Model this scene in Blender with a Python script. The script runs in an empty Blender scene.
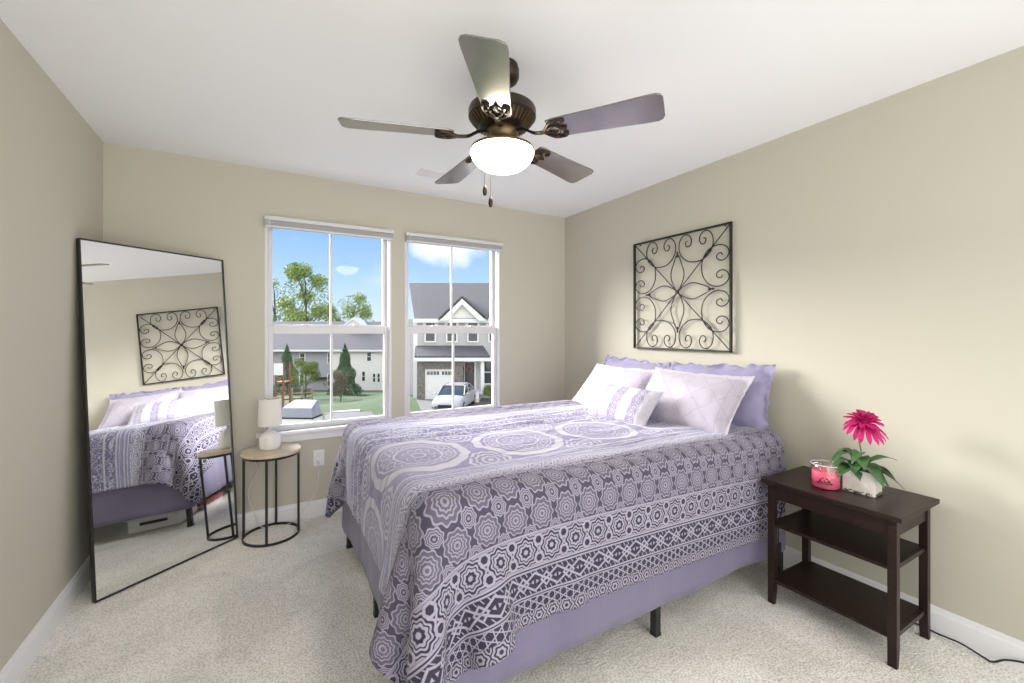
import bpy, bmesh, math, random
import numpy as np
from mathutils import Vector, Matrix, noise
random.seed(7)
PI = math.pi
S = bpy.context.scene
COL = S.collection

# ------------------------------------------------------------------ camera, world, sun, exposure
CAM_H = 1.327
YAW = math.atan2(251.0, 433.0)
FW = Vector((math.sin(YAW), math.cos(YAW), 0)); RT = Vector((math.cos(YAW), -math.sin(YAW), 0))
cam_data = bpy.data.cameras.new('camera'); cam = bpy.data.objects.new('camera', cam_data); COL.objects.link(cam)
cam.location = (0, 0, CAM_H); cam.rotation_euler = (PI/2, 0, -YAW)
cam_data.sensor_width = 36; cam_data.sensor_fit = 'HORIZONTAL'; cam_data.lens = 433.0/1024*36
cam_data.shift_y = -9.5/1024; cam_data.clip_start = 0.02; cam_data.clip_end = 500
S.camera = cam
S.view_settings.view_transform = 'Standard'; S.view_settings.look = 'None'
S.view_settings.gamma = 1; S.view_settings.use_curve_mapping = False
S.view_settings.exposure = 0.30
SKY = 0.95; SKY_BACK_FILL = 2.5     # sky made brighter behind the camera, added fill through the unbuilt front wall

def build_world():
    w = bpy.data.worlds.new('sky'); S.world = w; w.use_nodes = True
    nt = w.node_tree; nt.nodes.clear(); N = nt.nodes.new; L = nt.links.new
    tc = N('ShaderNodeTexCoord'); sp = N('ShaderNodeSeparateXYZ'); L(tc.outputs['Generated'], sp.inputs[0])
    cr = N('ShaderNodeValToRGB'); L(sp.outputs['Z'], cr.inputs[0])
    e = cr.color_ramp.elements
    e[0].position = 0.0; e[0].color = (.70, .83, 1.0, 1)
    e[1].position = .30; e[1].color = (.16, .38, .90, 1)
    m = cr.color_ramp.elements.new(.12); m.color = (.42, .64, 1.0, 1)
    n = N('ShaderNodeTexNoise'); n.inputs['Scale'].default_value = 3.1; n.inputs['Detail'].default_value = 6
    mp = N('ShaderNodeMapping'); mp.inputs['Scale'].default_value = (1, 1, 2.6); mp.inputs['Location'].default_value = (.35, .1, .25)
    L(tc.outputs['Generated'], mp.inputs[0]); L(mp.outputs[0], n.inputs[0])
    r2 = N('ShaderNodeMapRange'); r2.inputs[1].default_value = .60; r2.inputs[2].default_value = .85; L(n.outputs[0], r2.inputs[0])
    # one white puff of cloud in the direction of the right-hand window
    vd = N('ShaderNodeVectorMath'); vd.operation = 'DISTANCE'; vd.inputs[1].default_value = (.352, .915, .196)
    ms = N('ShaderNodeMapping'); ms.inputs['Scale'].default_value = (1, 1, 1.5); 
    L(tc.outputs['Generated'], ms.inputs[0]); 
    n2 = N('ShaderNodeTexNoise'); n2.inputs['Scale'].default_value = 14; n2.inputs['Detail'].default_value = 5
    L(tc.outputs['Generated'], n2.inputs[0])
    vd.inputs[1].default_value = (.352, .912, .20*1.5)
    L(ms.outputs[0], vd.inputs[0])
    ad = N('ShaderNodeMath'); ad.operation = 'MULTIPLY_ADD'; ad.inputs[1].default_value = -.11; L(n2.outputs[0], ad.inputs[0]); L(vd.outputs['Value'], ad.inputs[2])
    r3 = N('ShaderNodeMapRange'); r3.inputs[1].default_value = .03; r3.inputs[2].default_value = -.02; L(ad.outputs[0], r3.inputs[0])
    mx0 = N('ShaderNodeMath'); mx0.operation = 'MAXIMUM'; L(r2.outputs[0], mx0.inputs[0]); L(r3.outputs[0], mx0.inputs[1])
    mx = N('ShaderNodeMix'); mx.data_type = 'RGBA'; L(mx0.outputs[0], mx.inputs[0]); L(cr.outputs[0], mx.inputs[6]); mx.inputs[7].default_value = (1.05, 1.07, 1.12, 1)
    br = N('ShaderNodeMapRange'); br.interpolation_type = 'SMOOTHSTEP'; br.inputs[1].default_value = -.75; br.inputs[2].default_value = .15; br.inputs[3].default_value = SKY_BACK_FILL; br.inputs[4].default_value = SKY
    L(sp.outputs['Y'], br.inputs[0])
    fill_mix = N('ShaderNodeMapRange'); fill_mix.inputs[1].default_value = .1; fill_mix.inputs[2].default_value = -.6; L(sp.outputs['Y'], fill_mix.inputs[0])  # whitens the added fill sky behind the camera
    mh = N('ShaderNodeMix'); mh.data_type = 'RGBA'; L(fill_mix.outputs[0], mh.inputs[0]); L(mx.outputs[2], mh.inputs[6]); mh.inputs[7].default_value = (1, .98, .95, 1); mx = mh
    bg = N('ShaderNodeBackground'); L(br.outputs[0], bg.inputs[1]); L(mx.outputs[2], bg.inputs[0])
    out = N('ShaderNodeOutputWorld'); L(bg.outputs[0], out.inputs[0])
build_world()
def sun(name, strength, direction_from, angle, color):
    d = bpy.data.lights.new(name, 'SUN'); d.energy = strength; d.angle = math.radians(angle); d.color = color
    o = bpy.data.objects.new(name, d); COL.objects.link(o)
    o.rotation_euler = Vector(direction_from).to_track_quat('Z', 'Y').to_euler()
    return o
def az(azim, elev):      # azimuth from +Y towards +X
    a, e = math.radians(azim), math.radians(elev)
    return (math.sin(a)*math.cos(e), math.cos(a)*math.cos(e), math.sin(e))
sun('hazy_sun', 18.0, az(-36, 27), 44, (1.0, .97, .93))

# ------------------------------------------------------------------ node helpers
class E:
    """small arithmetic on shader sockets"""
    nt = None
    def __init__(s, k): s.k = k
    @staticmethod
    def op(o, *a):
        n = E.nt.nodes.new('ShaderNodeMath'); n.operation = o
        for i, x in enumerate(a):
            x = x.k if isinstance(x, E) else x
            if isinstance(x, (int, float)): n.inputs[i].default_value = x
            else: E.nt.links.new(x, n.inputs[i])
        return E(n.outputs[0])
    def __add__(s, o): return E.op('ADD', s, o)
    __radd__ = __add__
    def __sub__(s, o): return E.op('SUBTRACT', s, o)
    def __rsub__(s, o): return E.op('SUBTRACT', o, s)
    def __mul__(s, o): return E.op('MULTIPLY', s, o)
    __rmul__ = __mul__
    def __truediv__(s, o): return E.op('DIVIDE', s, o)
def esin(a): return E.op('SINE', a)
def ecos(a): return E.op('COSINE', a)
def eabs(a): return E.op('ABSOLUTE', a)
def emax(a, b): return E.op('MAXIMUM', a, b)
def emin(a, b): return E.op('MINIMUM', a, b)
def emod(a, b): return E.op('FLOORED_MODULO', a, b)
def esqrt(a): return E.op('SQRT', a)
def eatan(y, x): return E.op('ARCTAN2', y, x)
def estep(x, a, b):     # smooth 0..1 from a to b
    n = E.nt.nodes.new('ShaderNodeMapRange'); n.interpolation_type = 'SMOOTHSTEP'
    E.nt.links.new(x.k, n.inputs[0]); n.inputs[1].default_value = a; n.inputs[2].default_value = b
    if b < a:
        n.inputs[1].default_value = b; n.inputs[2].default_value = a
        return 1 - E(n.outputs[0])
    return E(n.outputs[0])
def band(x, a, b, w=.003): return estep(x, a-w, a+w) * estep(x, b+w, b-w)
def line(x, c, w): return estep(eabs(x - c), w, w*.5)

def new_mat(name):
    m = bpy.data.materials.new(name); m.use_nodes = True; nt = m.node_tree
    E.nt = nt
    return m, nt, nt.nodes['Principled BSDF']
def sset(b, **k):
    for a, v in k.items():
        n = {'rough': 'Roughness', 'metal': 'Metallic', 'spec': 'Specular IOR Level', 'coat': 'Coat Weight', 'coatr': 'Coat Roughness', 'sheen': 'Sheen Weight',
             'trans': 'Transmission Weight', 'sss': 'Subsurface Weight', 'alpha': 'Alpha'}[a]
        b.inputs[n].default_value = v
def c4(c): return (c[0], c[1], c[2], 1)
def mat(name, col, col2=None, scale=20, detail=4, bump=0, bscale=None, stretch=(1, 1, 1), dist=.01, lo=.35, hi=.65, **k):
    """principled colour, optionally mixed by noise with a second colour, with a noise bump"""
    m, nt, b = new_mat(name); N = nt.nodes.new; L = nt.links.new
    b.inputs['Base Color'].default_value = c4(col); sset(b, **{'rough': .6, **k})
    if col2 or bump:
        tc = N('ShaderNodeTexCoord'); mp = N('ShaderNodeMapping'); mp.inputs['Scale'].default_value = stretch
        L(tc.outputs['Object'], mp.inputs[0])
    if col2:
        n = N('ShaderNodeTexNoise'); n.inputs['Scale'].default_value = scale; n.inputs['Detail'].default_value = detail
        L(mp.outputs[0], n.inputs[0])
        r = N('ShaderNodeMapRange'); r.inputs[1].default_value = lo; r.inputs[2].default_value = hi; L(n.outputs[0], r.inputs[0])
        x = N('ShaderNodeMix'); x.data_type = 'RGBA'; L(r.outputs[0], x.inputs[0])
        x.inputs[6].default_value = c4(col); x.inputs[7].default_value = c4(col2); L(x.outputs[2], b.inputs['Base Color'])
    if bump:
        n = N('ShaderNodeTexNoise'); n.inputs['Scale'].default_value = bscale or scale; n.inputs['Detail'].default_value = detail
        L(mp.outputs[0], n.inputs[0])
        bp = N('ShaderNodeBump'); bp.inputs['Strength'].default_value = bump; bp.inputs['Distance'].default_value = dist
        L(n.outputs[0], bp.inputs['Height']); L(bp.outputs[0], b.inputs['Normal'])
    return m

M = {}
M['wall'] = mat('wall_paint', (.545, .522, .435), bump=.08, bscale=260, dist=.002, rough=.75)
M['ceiling'] = mat('ceiling_paint', (.93, .935, .95), bump=.05, bscale=200, dist=.002, rough=.9)
M['white'] = mat('white_trim_paint', (.82, .82, .83), rough=.35)
M['vinyl'] = mat('white_vinyl', (.69, .69, .70), rough=.4)
M['blind'] = mat('blind_slats', (.52, .52, .53), rough=.5)
M['blindtop'] = mat('blind_headrail', (.66, .66, .66), rough=.4)
M['espresso'] = mat('espresso_wood', (.013, .0065, .005), (.026, .012, .009), scale=9, stretch=(12, 1, 12), bump=.03, bscale=60, dist=.001, rough=.36, spec=.32)
M['iron'] = mat('wrought_iron', (.020, .017, .014), rough=.45, metal=.3)
M['black'] = mat('black_metal', (.012, .012, .012), rough=.4)
M['blackp'] = mat('black_plastic', (.010, .010, .010), rough=.5)
M['bronze'] = mat('bronze_metal', (.030, .021, .016), (.052, .036, .026), scale=30, rough=.38, metal=.55)
M['brass'] = mat('antique_brass', (.16, .11, .06), rough=.35, metal=.8)
M['blade'] = mat('walnut_blade', (.060, .044, .040), (.080, .060, .054), scale=14, rough=.30, coat=1, coatr=.16)
M['blade'].node_tree.nodes['Principled BSDF'].inputs['Coat IOR'].default_value = 2.5
M['lightwood'] = mat('pale_oak', (.66, .56, .42), (.56, .45, .31), scale=6, stretch=(3, 22, 3), rough=.45)
M['ceramic'] = mat('white_ceramic', (.80, .79, .76), rough=.22)
M['shade'] = mat('lamp_shade_cloth', (.78, .76, .72), bump=.15, bscale=300, dist=.001, rough=.9)
M['cordw'] = mat('white_cord', (.75, .75, .74), rough=.5)
M['skirt'] = mat('lavender_skirt_cloth', (.165, .148, .235), (.19, .17, .262), scale=3, bump=.25, bscale=14, dist=.006, stretch=(2, 2, .4), rough=.85, sheen=.15)
M['lav'] = mat('lavender_cotton', (.25, .23, .37), (.30, .275, .42), scale=5, bump=.5, bscale=9, dist=.012, rough=.85, sheen=.15)
M['mattress'] = mat('mattress_ticking', (.70, .70, .72), rough=.9)
M['binwhite'] = mat('white_box_plastic', (.72, .72, .72), rough=.4)
M['red'] = mat('red_print', (.45, .03, .04), (.6, .3, .3), scale=40, rough=.5)
M['leaf'] = mat('plant_leaf', (.022, .075, .022), (.065, .15, .05), scale=24, rough=.4)
M['petal'] = mat('magenta_petal', (.42, .003, .10), (.60, .012, .19), scale=30, rough=.55)
M['petalc'] = mat('magenta_petal_centre', (.45, .005, .11), rough=.6)
M['stem'] = mat('plant_stem', (.10, .20, .06), rough=.5)
M['soil'] = mat('planter_moss', (.06, .05, .03), (.20, .17, .11), scale=60, rough=.9)

def carpet():
    m, nt, b = new_mat('cut_pile_carpet'); N = nt.nodes.new; L = nt.links.new
    tc = N('ShaderNodeTexCoord')
    def nz(s, d=3, dist=0.0):
        n = N('ShaderNodeTexNoise'); n.inputs['Scale'].default_value = s; n.inputs['Detail'].default_value = d; n.inputs['Distortion'].default_value = dist
        L(tc.outputs['Object'], n.inputs[0]); return E(n.outputs[0])
    big, mid, fine = nz(2.3, 3, .8), nz(26, 4), nz(115, 2)
    f = estep(big, .38, .62)*.28 + estep(mid, .32, .60)*.17 + estep(fine, .40, .56)*.55
    x = N('ShaderNodeMix'); x.data_type = 'RGBA'; L(f.k, x.inputs[0])
    x.inputs[6].default_value = (.52, .495, .435, 1); x.inputs[7].default_value = (.95, .92, .865, 1)
    L(x.outputs[2], b.inputs['Base Color']); sset(b, rough=.95, sheen=.2, spec=.1)
    h = mid*.5 + fine*.8
    bp = N('ShaderNodeBump'); bp.inputs['Strength'].default_value = .7; bp.inputs['Distance'].default_value = .012
    L(h.k, bp.inputs['Height']); L(bp.outputs[0], b.inputs['Normal'])
    return m
M['carpet'] = carpet()

def thin_glass(name, gl=.06, rough=0.0, tint=(1, 1, 1)):
    m = bpy.data.materials.new(name); m.use_nodes = True; nt = m.node_tree; nt.nodes.clear(); N = nt.nodes.new; L = nt.links.new
    t = N('ShaderNodeBsdfTransparent'); t.inputs[0].default_value = c4(tint)
    g = N('ShaderNodeBsdfGlossy'); g.inputs['Roughness'].default_value = rough
    fr = N('ShaderNodeLayerWeight'); fr.inputs[0].default_value = .25
    r = N('ShaderNodeMapRange'); r.inputs[3].default_value = gl*.6; r.inputs[4].default_value = min(1, gl*7); L(fr.outputs['Facing'], r.inputs[0])
    p = N('ShaderNodeMath'); p.operation = 'POWER'; p.inputs[1].default_value = 2.2; L(fr.outputs['Facing'], p.inputs[0]); L(p.outputs[0], r.inputs[0])
    x = N('ShaderNodeMixShader'); L(r.outputs[0], x.inputs[0]); L(t.outputs[0], x.inputs[1]); L(g.outputs[0], x.inputs[2])
    o = N('ShaderNodeOutputMaterial'); L(x.outputs[0], o.inputs[0])
    return m
M['pane'] = thin_glass('window_glass', .008)
M['jar'] = thin_glass('jar_glass', .10, .02, (.97, .97, .97))
def emit(name, col, s):
    m = bpy.data.materials.new(name); m.use_nodes = True; nt = m.node_tree; b = nt.nodes['Principled BSDF']
    b.inputs['Base Color'].default_value = (.8, .8, .8, 1); b.inputs['Emission Color'].default_value = c4(col); b.inputs['Emission Strength'].default_value = s
    return m
M['globe'] = emit('frosted_globe_lit', (1, .86, .66), 24.0)
m, nt, b = new_mat('mirror_silver'); b.inputs['Base Color'].default_value = (.90, .91, .90, 1); sset(b, metal=1.0, rough=0.0); M['mirror'] = m

# ------------------------------------------------------------------ mesh helpers
class MB:
    def __init__(s): s.v = []; s.f = []; s.uv = None; s.T = Matrix.Identity(4)
    def add(s, vs, fs):
        o = len(s.v)
        for p in vs: s.v.append(tuple(s.T @ Vector(p)))
        for f in fs: s.f.append(tuple(i+o for i in f))
        return s
    def box(s, x0, x1, y0, y1, z0, z1):
        return s.add([(x0, y0, z0), (x1, y0, z0), (x1, y1, z0), (x0, y1, z0), (x0, y0, z1), (x1, y0, z1), (x1, y1, z1), (x0, y1, z1)],
                     [(0, 3, 2, 1), (4, 5, 6, 7), (0, 1, 5, 4), (1, 2, 6, 5), (2, 3, 7, 6), (3, 0, 4, 7)])
    def cyl(s, c, r, h, n=24, r2=None, axis='Z'):
        return s.lathe([(0, 0), (r, 0), (r if r2 is None else r2, h), (0, h)], c, n, axis)
    def lathe(s, prof, c=(0, 0, 0), n=32, axis='Z', sx=1, sy=1):
        vs = []; fs = []
        for (r, z) in prof:
            for i in range(n):
                a = 2*PI*i/n; x, y = r*math.cos(a)*sx, r*math.sin(a)*sy
                p = {'Z': (x, y, z), 'X': (z, x, y), 'Y': (y, z, x)}[axis]
                vs.append((p[0]+c[0], p[1]+c[1], p[2]+c[2]))
        for k in range(len(prof)-1):
            for i in range(n):
                j = (i+1) % n; a, b_, c_, d = k*n+i, k*n+j, (k+1)*n+j, (k+1)*n+i
                if prof[k][0] == 0: fs.append((a, c_, d)) if prof[k+1][0] else None
                elif prof[k+1][0] == 0: fs.append((a, b_, d))
                else: fs.append((a, b_, c_, d))
        return s.add(vs, fs)
    def tube(s, pts, r, n=8, closed=False, sc=(1, 1)):
        pts = [Vector(p) for p in pts]; N = len(pts); vs = []; fs = []
        rr = r if isinstance(r, (list, tuple)) else [r]*N
        up = None
        for i, p in enumerate(pts):
            if closed: t = pts[(i+1) % N]-pts[i-1]
            else: t = pts[min(i+1, N-1)]-pts[max(i-1, 0)]
            t.normalize()
            if up is None:
                up = Vector((0, 0, 1)) if abs(t.z) < .9 else Vector((1, 0, 0))
            up = (up - t*up.dot(t))
            if up.length < 1e-4: up = Vector((1, 0, 0)) - t*t.x
            up.normalize(); sd = t.cross(up)
            for k in range(n):
                a = 2*PI*k/n
                vs.append(p + (up*math.cos(a)*sc[0] + sd*math.sin(a)*sc[1])*rr[i])
        for i in range(N if closed else N-1):
            for k in range(n):
                j = (i+1) % N
                fs.append((i*n+k, i*n+(k+1) % n, j*n+(k+1) % n, j*n+k))
        if not closed:
            fs.append(tuple(range(n-1, -1, -1))); fs.append(tuple((N-1)*n+k for k in range(n)))
        return s.add(vs, fs)
    def prism(s, poly, y0, y1, axis='Y'):
        """polygon in (x,z) extruded along y (axis Y), in (y,z) along x (axis X), in (x,y) along z (axis Z)"""
        n = len(poly)
        def P(p, t): return {'Y': (p[0], t, p[1]), 'X': (t, p[0], p[1]), 'Z': (p[0], p[1], t)}[axis]
        vs = [P(p, y0) for p in poly]+[P(p, y1) for p in poly]
        fs = [tuple(range(n)), tuple(range(2*n-1, n-1, -1))]+[(i, n+i, n+(i+1) % n, (i+1) % n) for i in range(n)]
        return s.add(vs, fs)
    def build(s, name, m, parent=None, smooth=None, bevel=0, seg=2, mods=(), loc=None):
        me = bpy.data.meshes.new(name); me.from_pydata(s.v, [], [f for f in s.f if f]); me.validate()
        bm = bmesh.new(); bm.from_mesh(me); bmesh.ops.recalc_face_normals(bm, faces=bm.faces); bm.to_mesh(me); bm.free()
        me.materials.append(M[m] if isinstance(m, str) else m)
        o = bpy.data.objects.new(name, me); COL.objects.link(o)
        if parent is not None:
            o.parent = parent
        if loc: o.location = loc
        if smooth:
            me.shade_smooth(); me.set_sharp_from_angle(angle=math.radians(smooth))
        if bevel:
            b = o.modifiers.new('bevel', 'BEVEL'); b.width = bevel; b.segments = seg; b.limit_method = 'ANGLE'
        return o
def thing(name, label, cat, loc=(0, 0, 0), rz=0, group=None):
    o = bpy.data.objects.new(name, None); COL.objects.link(o); o.location = loc; o.rotation_euler = (0, 0, rz)
    o.empty_display_size = .1; return tag(o, label, cat, group)
def tag(o, label, cat, group=None, kind=None):
    o['label'] = label; o['category'] = cat
    if group: o['group'] = group
    if kind: o['kind'] = kind
    return o
def struct(o): o['kind'] = 'structure'; return o
def spline(P, k=8, closed=False):
    P = [Vector(p) for p in P]; n = len(P); out = []
    for i in range(n if closed else n-1):
        a = P[i-1] if (closed or i > 0) else P[0]*2-P[1]
        b = P[i]; c = P[(i+1) % n]; d = P[(i+2) % n] if (closed or i+2 < n) else P[-1]*2-P[-2]
        for j in range(k):
            t = j/k
            out.append(.5*((2*b)+(c-a)*t+(2*a-5*b+4*c-d)*t*t+(3*b-a-3*c+d)*t**3))
    if not closed: out.append(P[-1])
    return out

# ------------------------------------------------------------------ room shell
WL, WR, WB, WF, CH = -.806, 2.584, 3.42, -.75, 2.448     # left, right, back, front walls, ceiling
WT = .13
WIN = [(.020, .888), (.991, 1.857)]; WZ0, WZ1 = .635, 2.11
struct(MB().box(WL-WT, WR+WT, WF-WT, WB+WT, -.12, 0).build('floor', 'carpet'))
struct(MB().box(WL-WT, WR+WT, WF-WT, WB+WT, CH, CH+.12).build('ceiling', 'ceiling'))
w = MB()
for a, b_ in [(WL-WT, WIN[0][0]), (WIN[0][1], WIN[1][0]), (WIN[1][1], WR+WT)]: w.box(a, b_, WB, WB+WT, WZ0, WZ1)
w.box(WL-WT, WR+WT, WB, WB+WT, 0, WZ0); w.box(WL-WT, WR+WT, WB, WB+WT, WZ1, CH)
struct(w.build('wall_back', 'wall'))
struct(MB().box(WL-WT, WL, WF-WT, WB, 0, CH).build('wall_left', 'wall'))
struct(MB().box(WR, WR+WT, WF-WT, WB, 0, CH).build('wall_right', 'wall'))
def base(name, pts):     # profile swept on a straight run
    (x0, y0), (x1, y1), (nx, ny) = pts
    prof = [(0, 0), (.014, 0), (.014, .088), (.010, .098), (.008, .112), (0, .114)]
    vs = [(x0+nx*d, y0+ny*d, z) for d, z in prof]+[(x1+nx*d, y1+ny*d, z) for d, z in prof]
    n = len(prof)
    m = MB().add(vs, [tuple(range(n)), tuple(range(2*n-1, n-1, -1))]+[(i, n+i, n+(i+1) % n, (i+1) % n) for i in range(n)])
    struct(m.build(name, 'white'))
base('baseboard_back', ((WL, WB), (WR, WB), (0, -1)))
base('baseboard_left', ((WL, WF), (WL, WB-.014), (1, 0)))
base('baseboard_right', ((WR, WF), (WR, WB-.014), (-1, 0)))

# ------------------------------------------------------------------ windows
def window(n, x0, x1):
    t = bpy.data.objects.new(f'window_{n}', None); COL.objects.link(t); t.location = (x0, WB, WZ0); struct(t)
    W = x1-x0; H = WZ1-WZ0; J = .024; mid = H*.483
    f = MB()
    for a, b_, c_, d in [(0, J, 0, H), (W-J, W, 0, H), (J, W-J, 0, .012), (J, W-J, H-.015, H)]: f.box(a, b_, .012, WT-.01, c_, d)
    f.box(0, .018, -.004, .012, 0, H); f.box(W-.018, W, -.004, .012, 0, H)
    f.build('window_frame', 'vinyl', t, bevel=.003)
    def sash(name, z0, z1, y, rb, rt):
        s = MB(); r = .028; X0, X1 = J, W-J
        s.box(X0, X0+r, y, y+.034, z0, z1); s.box(X1-r, X1, y, y+.034, z0, z1)
        s.box(X0+r, X1-r, y, y+.034, z0, z0+rb); s.box(X0+r, X1-r, y, y+.034, z1-rt, z1)
        o = s.build(name, 'vinyl', t, bevel=.003)
        g = MB().box(X0+r-.003, X1-r+.003, y+.013, y+.017, z0+rb-.003, z1-rt+.003).build('window_pane', 'pane', o)
        c = (X0+X1)/2
        MB().box(c-.008, c+.008, y+.006, y+.024, z0+rb, z1-rt).build('muntin', 'vinyl', o, bevel=.002)
        return o
    sash('upper_sash', mid-.02, H-.015, .068, .055, .022)
    lo = sash('lower_sash', .012, mid+.025, .026, .025, .058)
    for fx in (.3, .7):
        MB().box(W*fx-.02, W*fx+.02, .022, .045, mid+.025, mid+.037).build('sash_lock', 'vinyl', lo, bevel=.003)
    return t
window(1, *WIN[0]); window(2, *WIN[1])
s = MB().box(-.03, 1.92, WB-.045, WB+.03, .612, .635); s.box(-.01, 1.90, WB-.016, WB, .555, .612)
struct(s.build('trim_1', 'white', bevel=.004))
for i, (x0, x1) in enumerate(WIN):
    t = thing('window_blind', ['white mini blind drawn up above the left window by the mirror', 'white mini blind drawn up above the right window near the bed'][i], 'blind', ((x0+x1)/2+.003, WB, 2.118), 0, 'raised blinds over the two windows')
    W = (x1-x0)/2+.003
    MB().box(-W, W, -.052, -.002, -.028, 0).build('headrail', 'blindtop', t, bevel=.003)
    for k in range(7):
        MB().box(-W+.004, W-.004, -.050, -.006, -.031-k*.0045-.003, -.031-k*.0045).build('slat', 'blind', t)
    MB().box(-W+.004, W-.004, -.050, -.004, -.075, -.062).build('bottom_rail', 'blindtop', t, bevel=.003)
    MB().tube([(-W+.03, -.054, -.01), (-W+.03, -.056, -.075)], .003, 6).build('tilt_wand', 'blindtop', t)

# ------------------------------------------------------------------ ceiling vent, outlet
t = thing('ceiling_vent', 'white rectangular air vent on the ceiling behind the fan blade', 'vent', (1.12, 2.93, CH))
f = MB(); f.box(-.17, .17, -.075, -.055, -.008, 0); f.box(-.17, .17, .055, .075, -.008, 0); f.box(-.17, -.145, -.055, .055, -.008, 0); f.box(.145, .17, -.055, .055, -.008, 0)
f.build('frame', 'white', t, bevel=.002)
MB().box(-.145, .145, -.055, .055, -.002, 0).build('duct_shade', mat('vent_dark', (.03, .03, .03)), t)  # dark plate painted as the shade inside the duct, no hollow behind
for k in range(9):
    y = -.048+k*.012
    MB().add([(-.145, y, -.001), (.145, y, -.001), (.145, y+.005, -.008), (-.145, y+.005, -.008), (-.145, y+.001, -.001), (.145, y+.001, -.001), (.145, y+.006, -.008), (-.145, y+.006, -.008)],
             [(0, 1, 2, 3), (4, 7, 6, 5), (0, 3, 7, 4), (1, 5, 6, 2), (3, 2, 6, 7), (0, 4, 5, 1)]).build('louvre', 'white', t)
t = thing('wall_outlet', 'white duplex wall outlet below the left window', 'outlet', (.362, WB, .415))
MB().box(-.037, .037, -.006, 0, -.058, .058).build('cover_plate', 'white', t, bevel=.003)
for z in (-.022, .022):
    o = MB().lathe([(0, 0), (.016, 0), (.016, .003), (0, .003)], (0, -.009, z), 20, 'Y').build('socket', 'ceramic', t)
t = thing('power_cord', 'white lamp cord running from the outlet down past the round table', 'cord', (.362, WB, .39))
t0 = Vector((.362, WB, .39))
def rel(ps, o): return [Vector(p)-o for p in ps]
MB().box(-.011, .011, -.034, -.0105, -.008, .016).build('plug', 'cordw', t, bevel=.003)
cp = spline([(.362, WB-.032, .385), (.355, WB-.035, .28), (.335, WB-.03, .17), (.27, WB-.05, .09), (.20, WB-.07, .02), (.13, WB-.08, .006), (.07, WB-.07, .008), (-.005, WB-.05, .02), (-.04, WB-.045, .12), (-.075, WB-.04, .24), (-.05, WB-.04, .33), (-.02, WB-.035, .40), (-.045, WB-.03, .50), (.0, WB-.05, .5735), (.03, WB-.11, .5735)], 8)
MB().tube(rel(cp, t0), .0026, 6).build('cable', 'cordw', t, smooth=60)

# ------------------------------------------------------------------ ceiling fan
FX, FY = .88, 1.60
fan = thing('ceiling_fan', 'dark bronze ceiling fan with five blades and a lit white bowl light', 'ceiling fan', (FX, FY, CH))
Z = lambda z: z-CH
MB().lathe([(0, Z(CH)), (.066, Z(CH)), (.066, Z(2.435)), (.071, Z(2.43)), (.071, Z(2.40)), (.064, Z(2.385)), (.045, Z(2.374)), (0, Z(2.372))], n=40).build('canopy', 'bronze', fan, smooth=40)
MB().cyl((0, 0, Z(2.270)), .013, .11, 16).build('downrod', 'bronze', fan, smooth=40)
MB().lathe([(0, Z(2.275)), (.05, Z(2.275)), (.110, Z(2.273)), (.138, Z(2.266)), (.142, Z(2.258)), (.142, Z(2.228)), (.137, Z(2.224)), (.133, Z(2.222)), (.126, Z(2.216)), (.105, Z(2.190)), (.085, Z(2.180)), (0, Z(2.180))], n=64).build('motor_housing', 'bronze', fan, smooth=35)
for k in range(40):
    a = 2*PI*k/40
    m = MB(); m.T = Matrix.Rotation(a, 4, 'Z')
    m.add([(.131, -.0022, Z(2.223)), (.131, .0022, Z(2.223)), (.103, .0018, Z(2.189)), (.103, -.0018, Z(2.189)),
           (.136, -.0022, Z(2.219)), (.136, .0022, Z(2.219)), (.107, .0018, Z(2.186)), (.107, -.0018, Z(2.186))],
          [(0, 1, 2, 3), (7, 6, 5, 4), (0, 4, 5, 1), (1, 5, 6, 2), (2, 6, 7, 3), (3, 7, 4, 0)])
    m.build('cooling_fin', 'brass', fan)
MB().lathe([(0, Z(2.185)), (.062, Z(2.185)), (.068, Z(2.170)), (.066, Z(2.150)), (.055, Z(2.135)), (.058, Z(2.120)), (.10, Z(2.105)), (.132, Z(2.098)), (.136, Z(2.090)), (.131, Z(2.085)), (0, Z(2.085))], n=64).build('light_fitter', 'brass', fan, smooth=40)
gp = [(.129, Z(2.094))]+[(.133*math.cos(a), Z(2.084)-.082*math.sin(a)) for a in [i*PI/2/14 for i in range(15)]]
gp[-1] = (0, gp[-1][1])
glb = MB().lathe(gp, n=56).build('glass_bowl', 'globe', fan, smooth=60)
BL = 2.145
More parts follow.
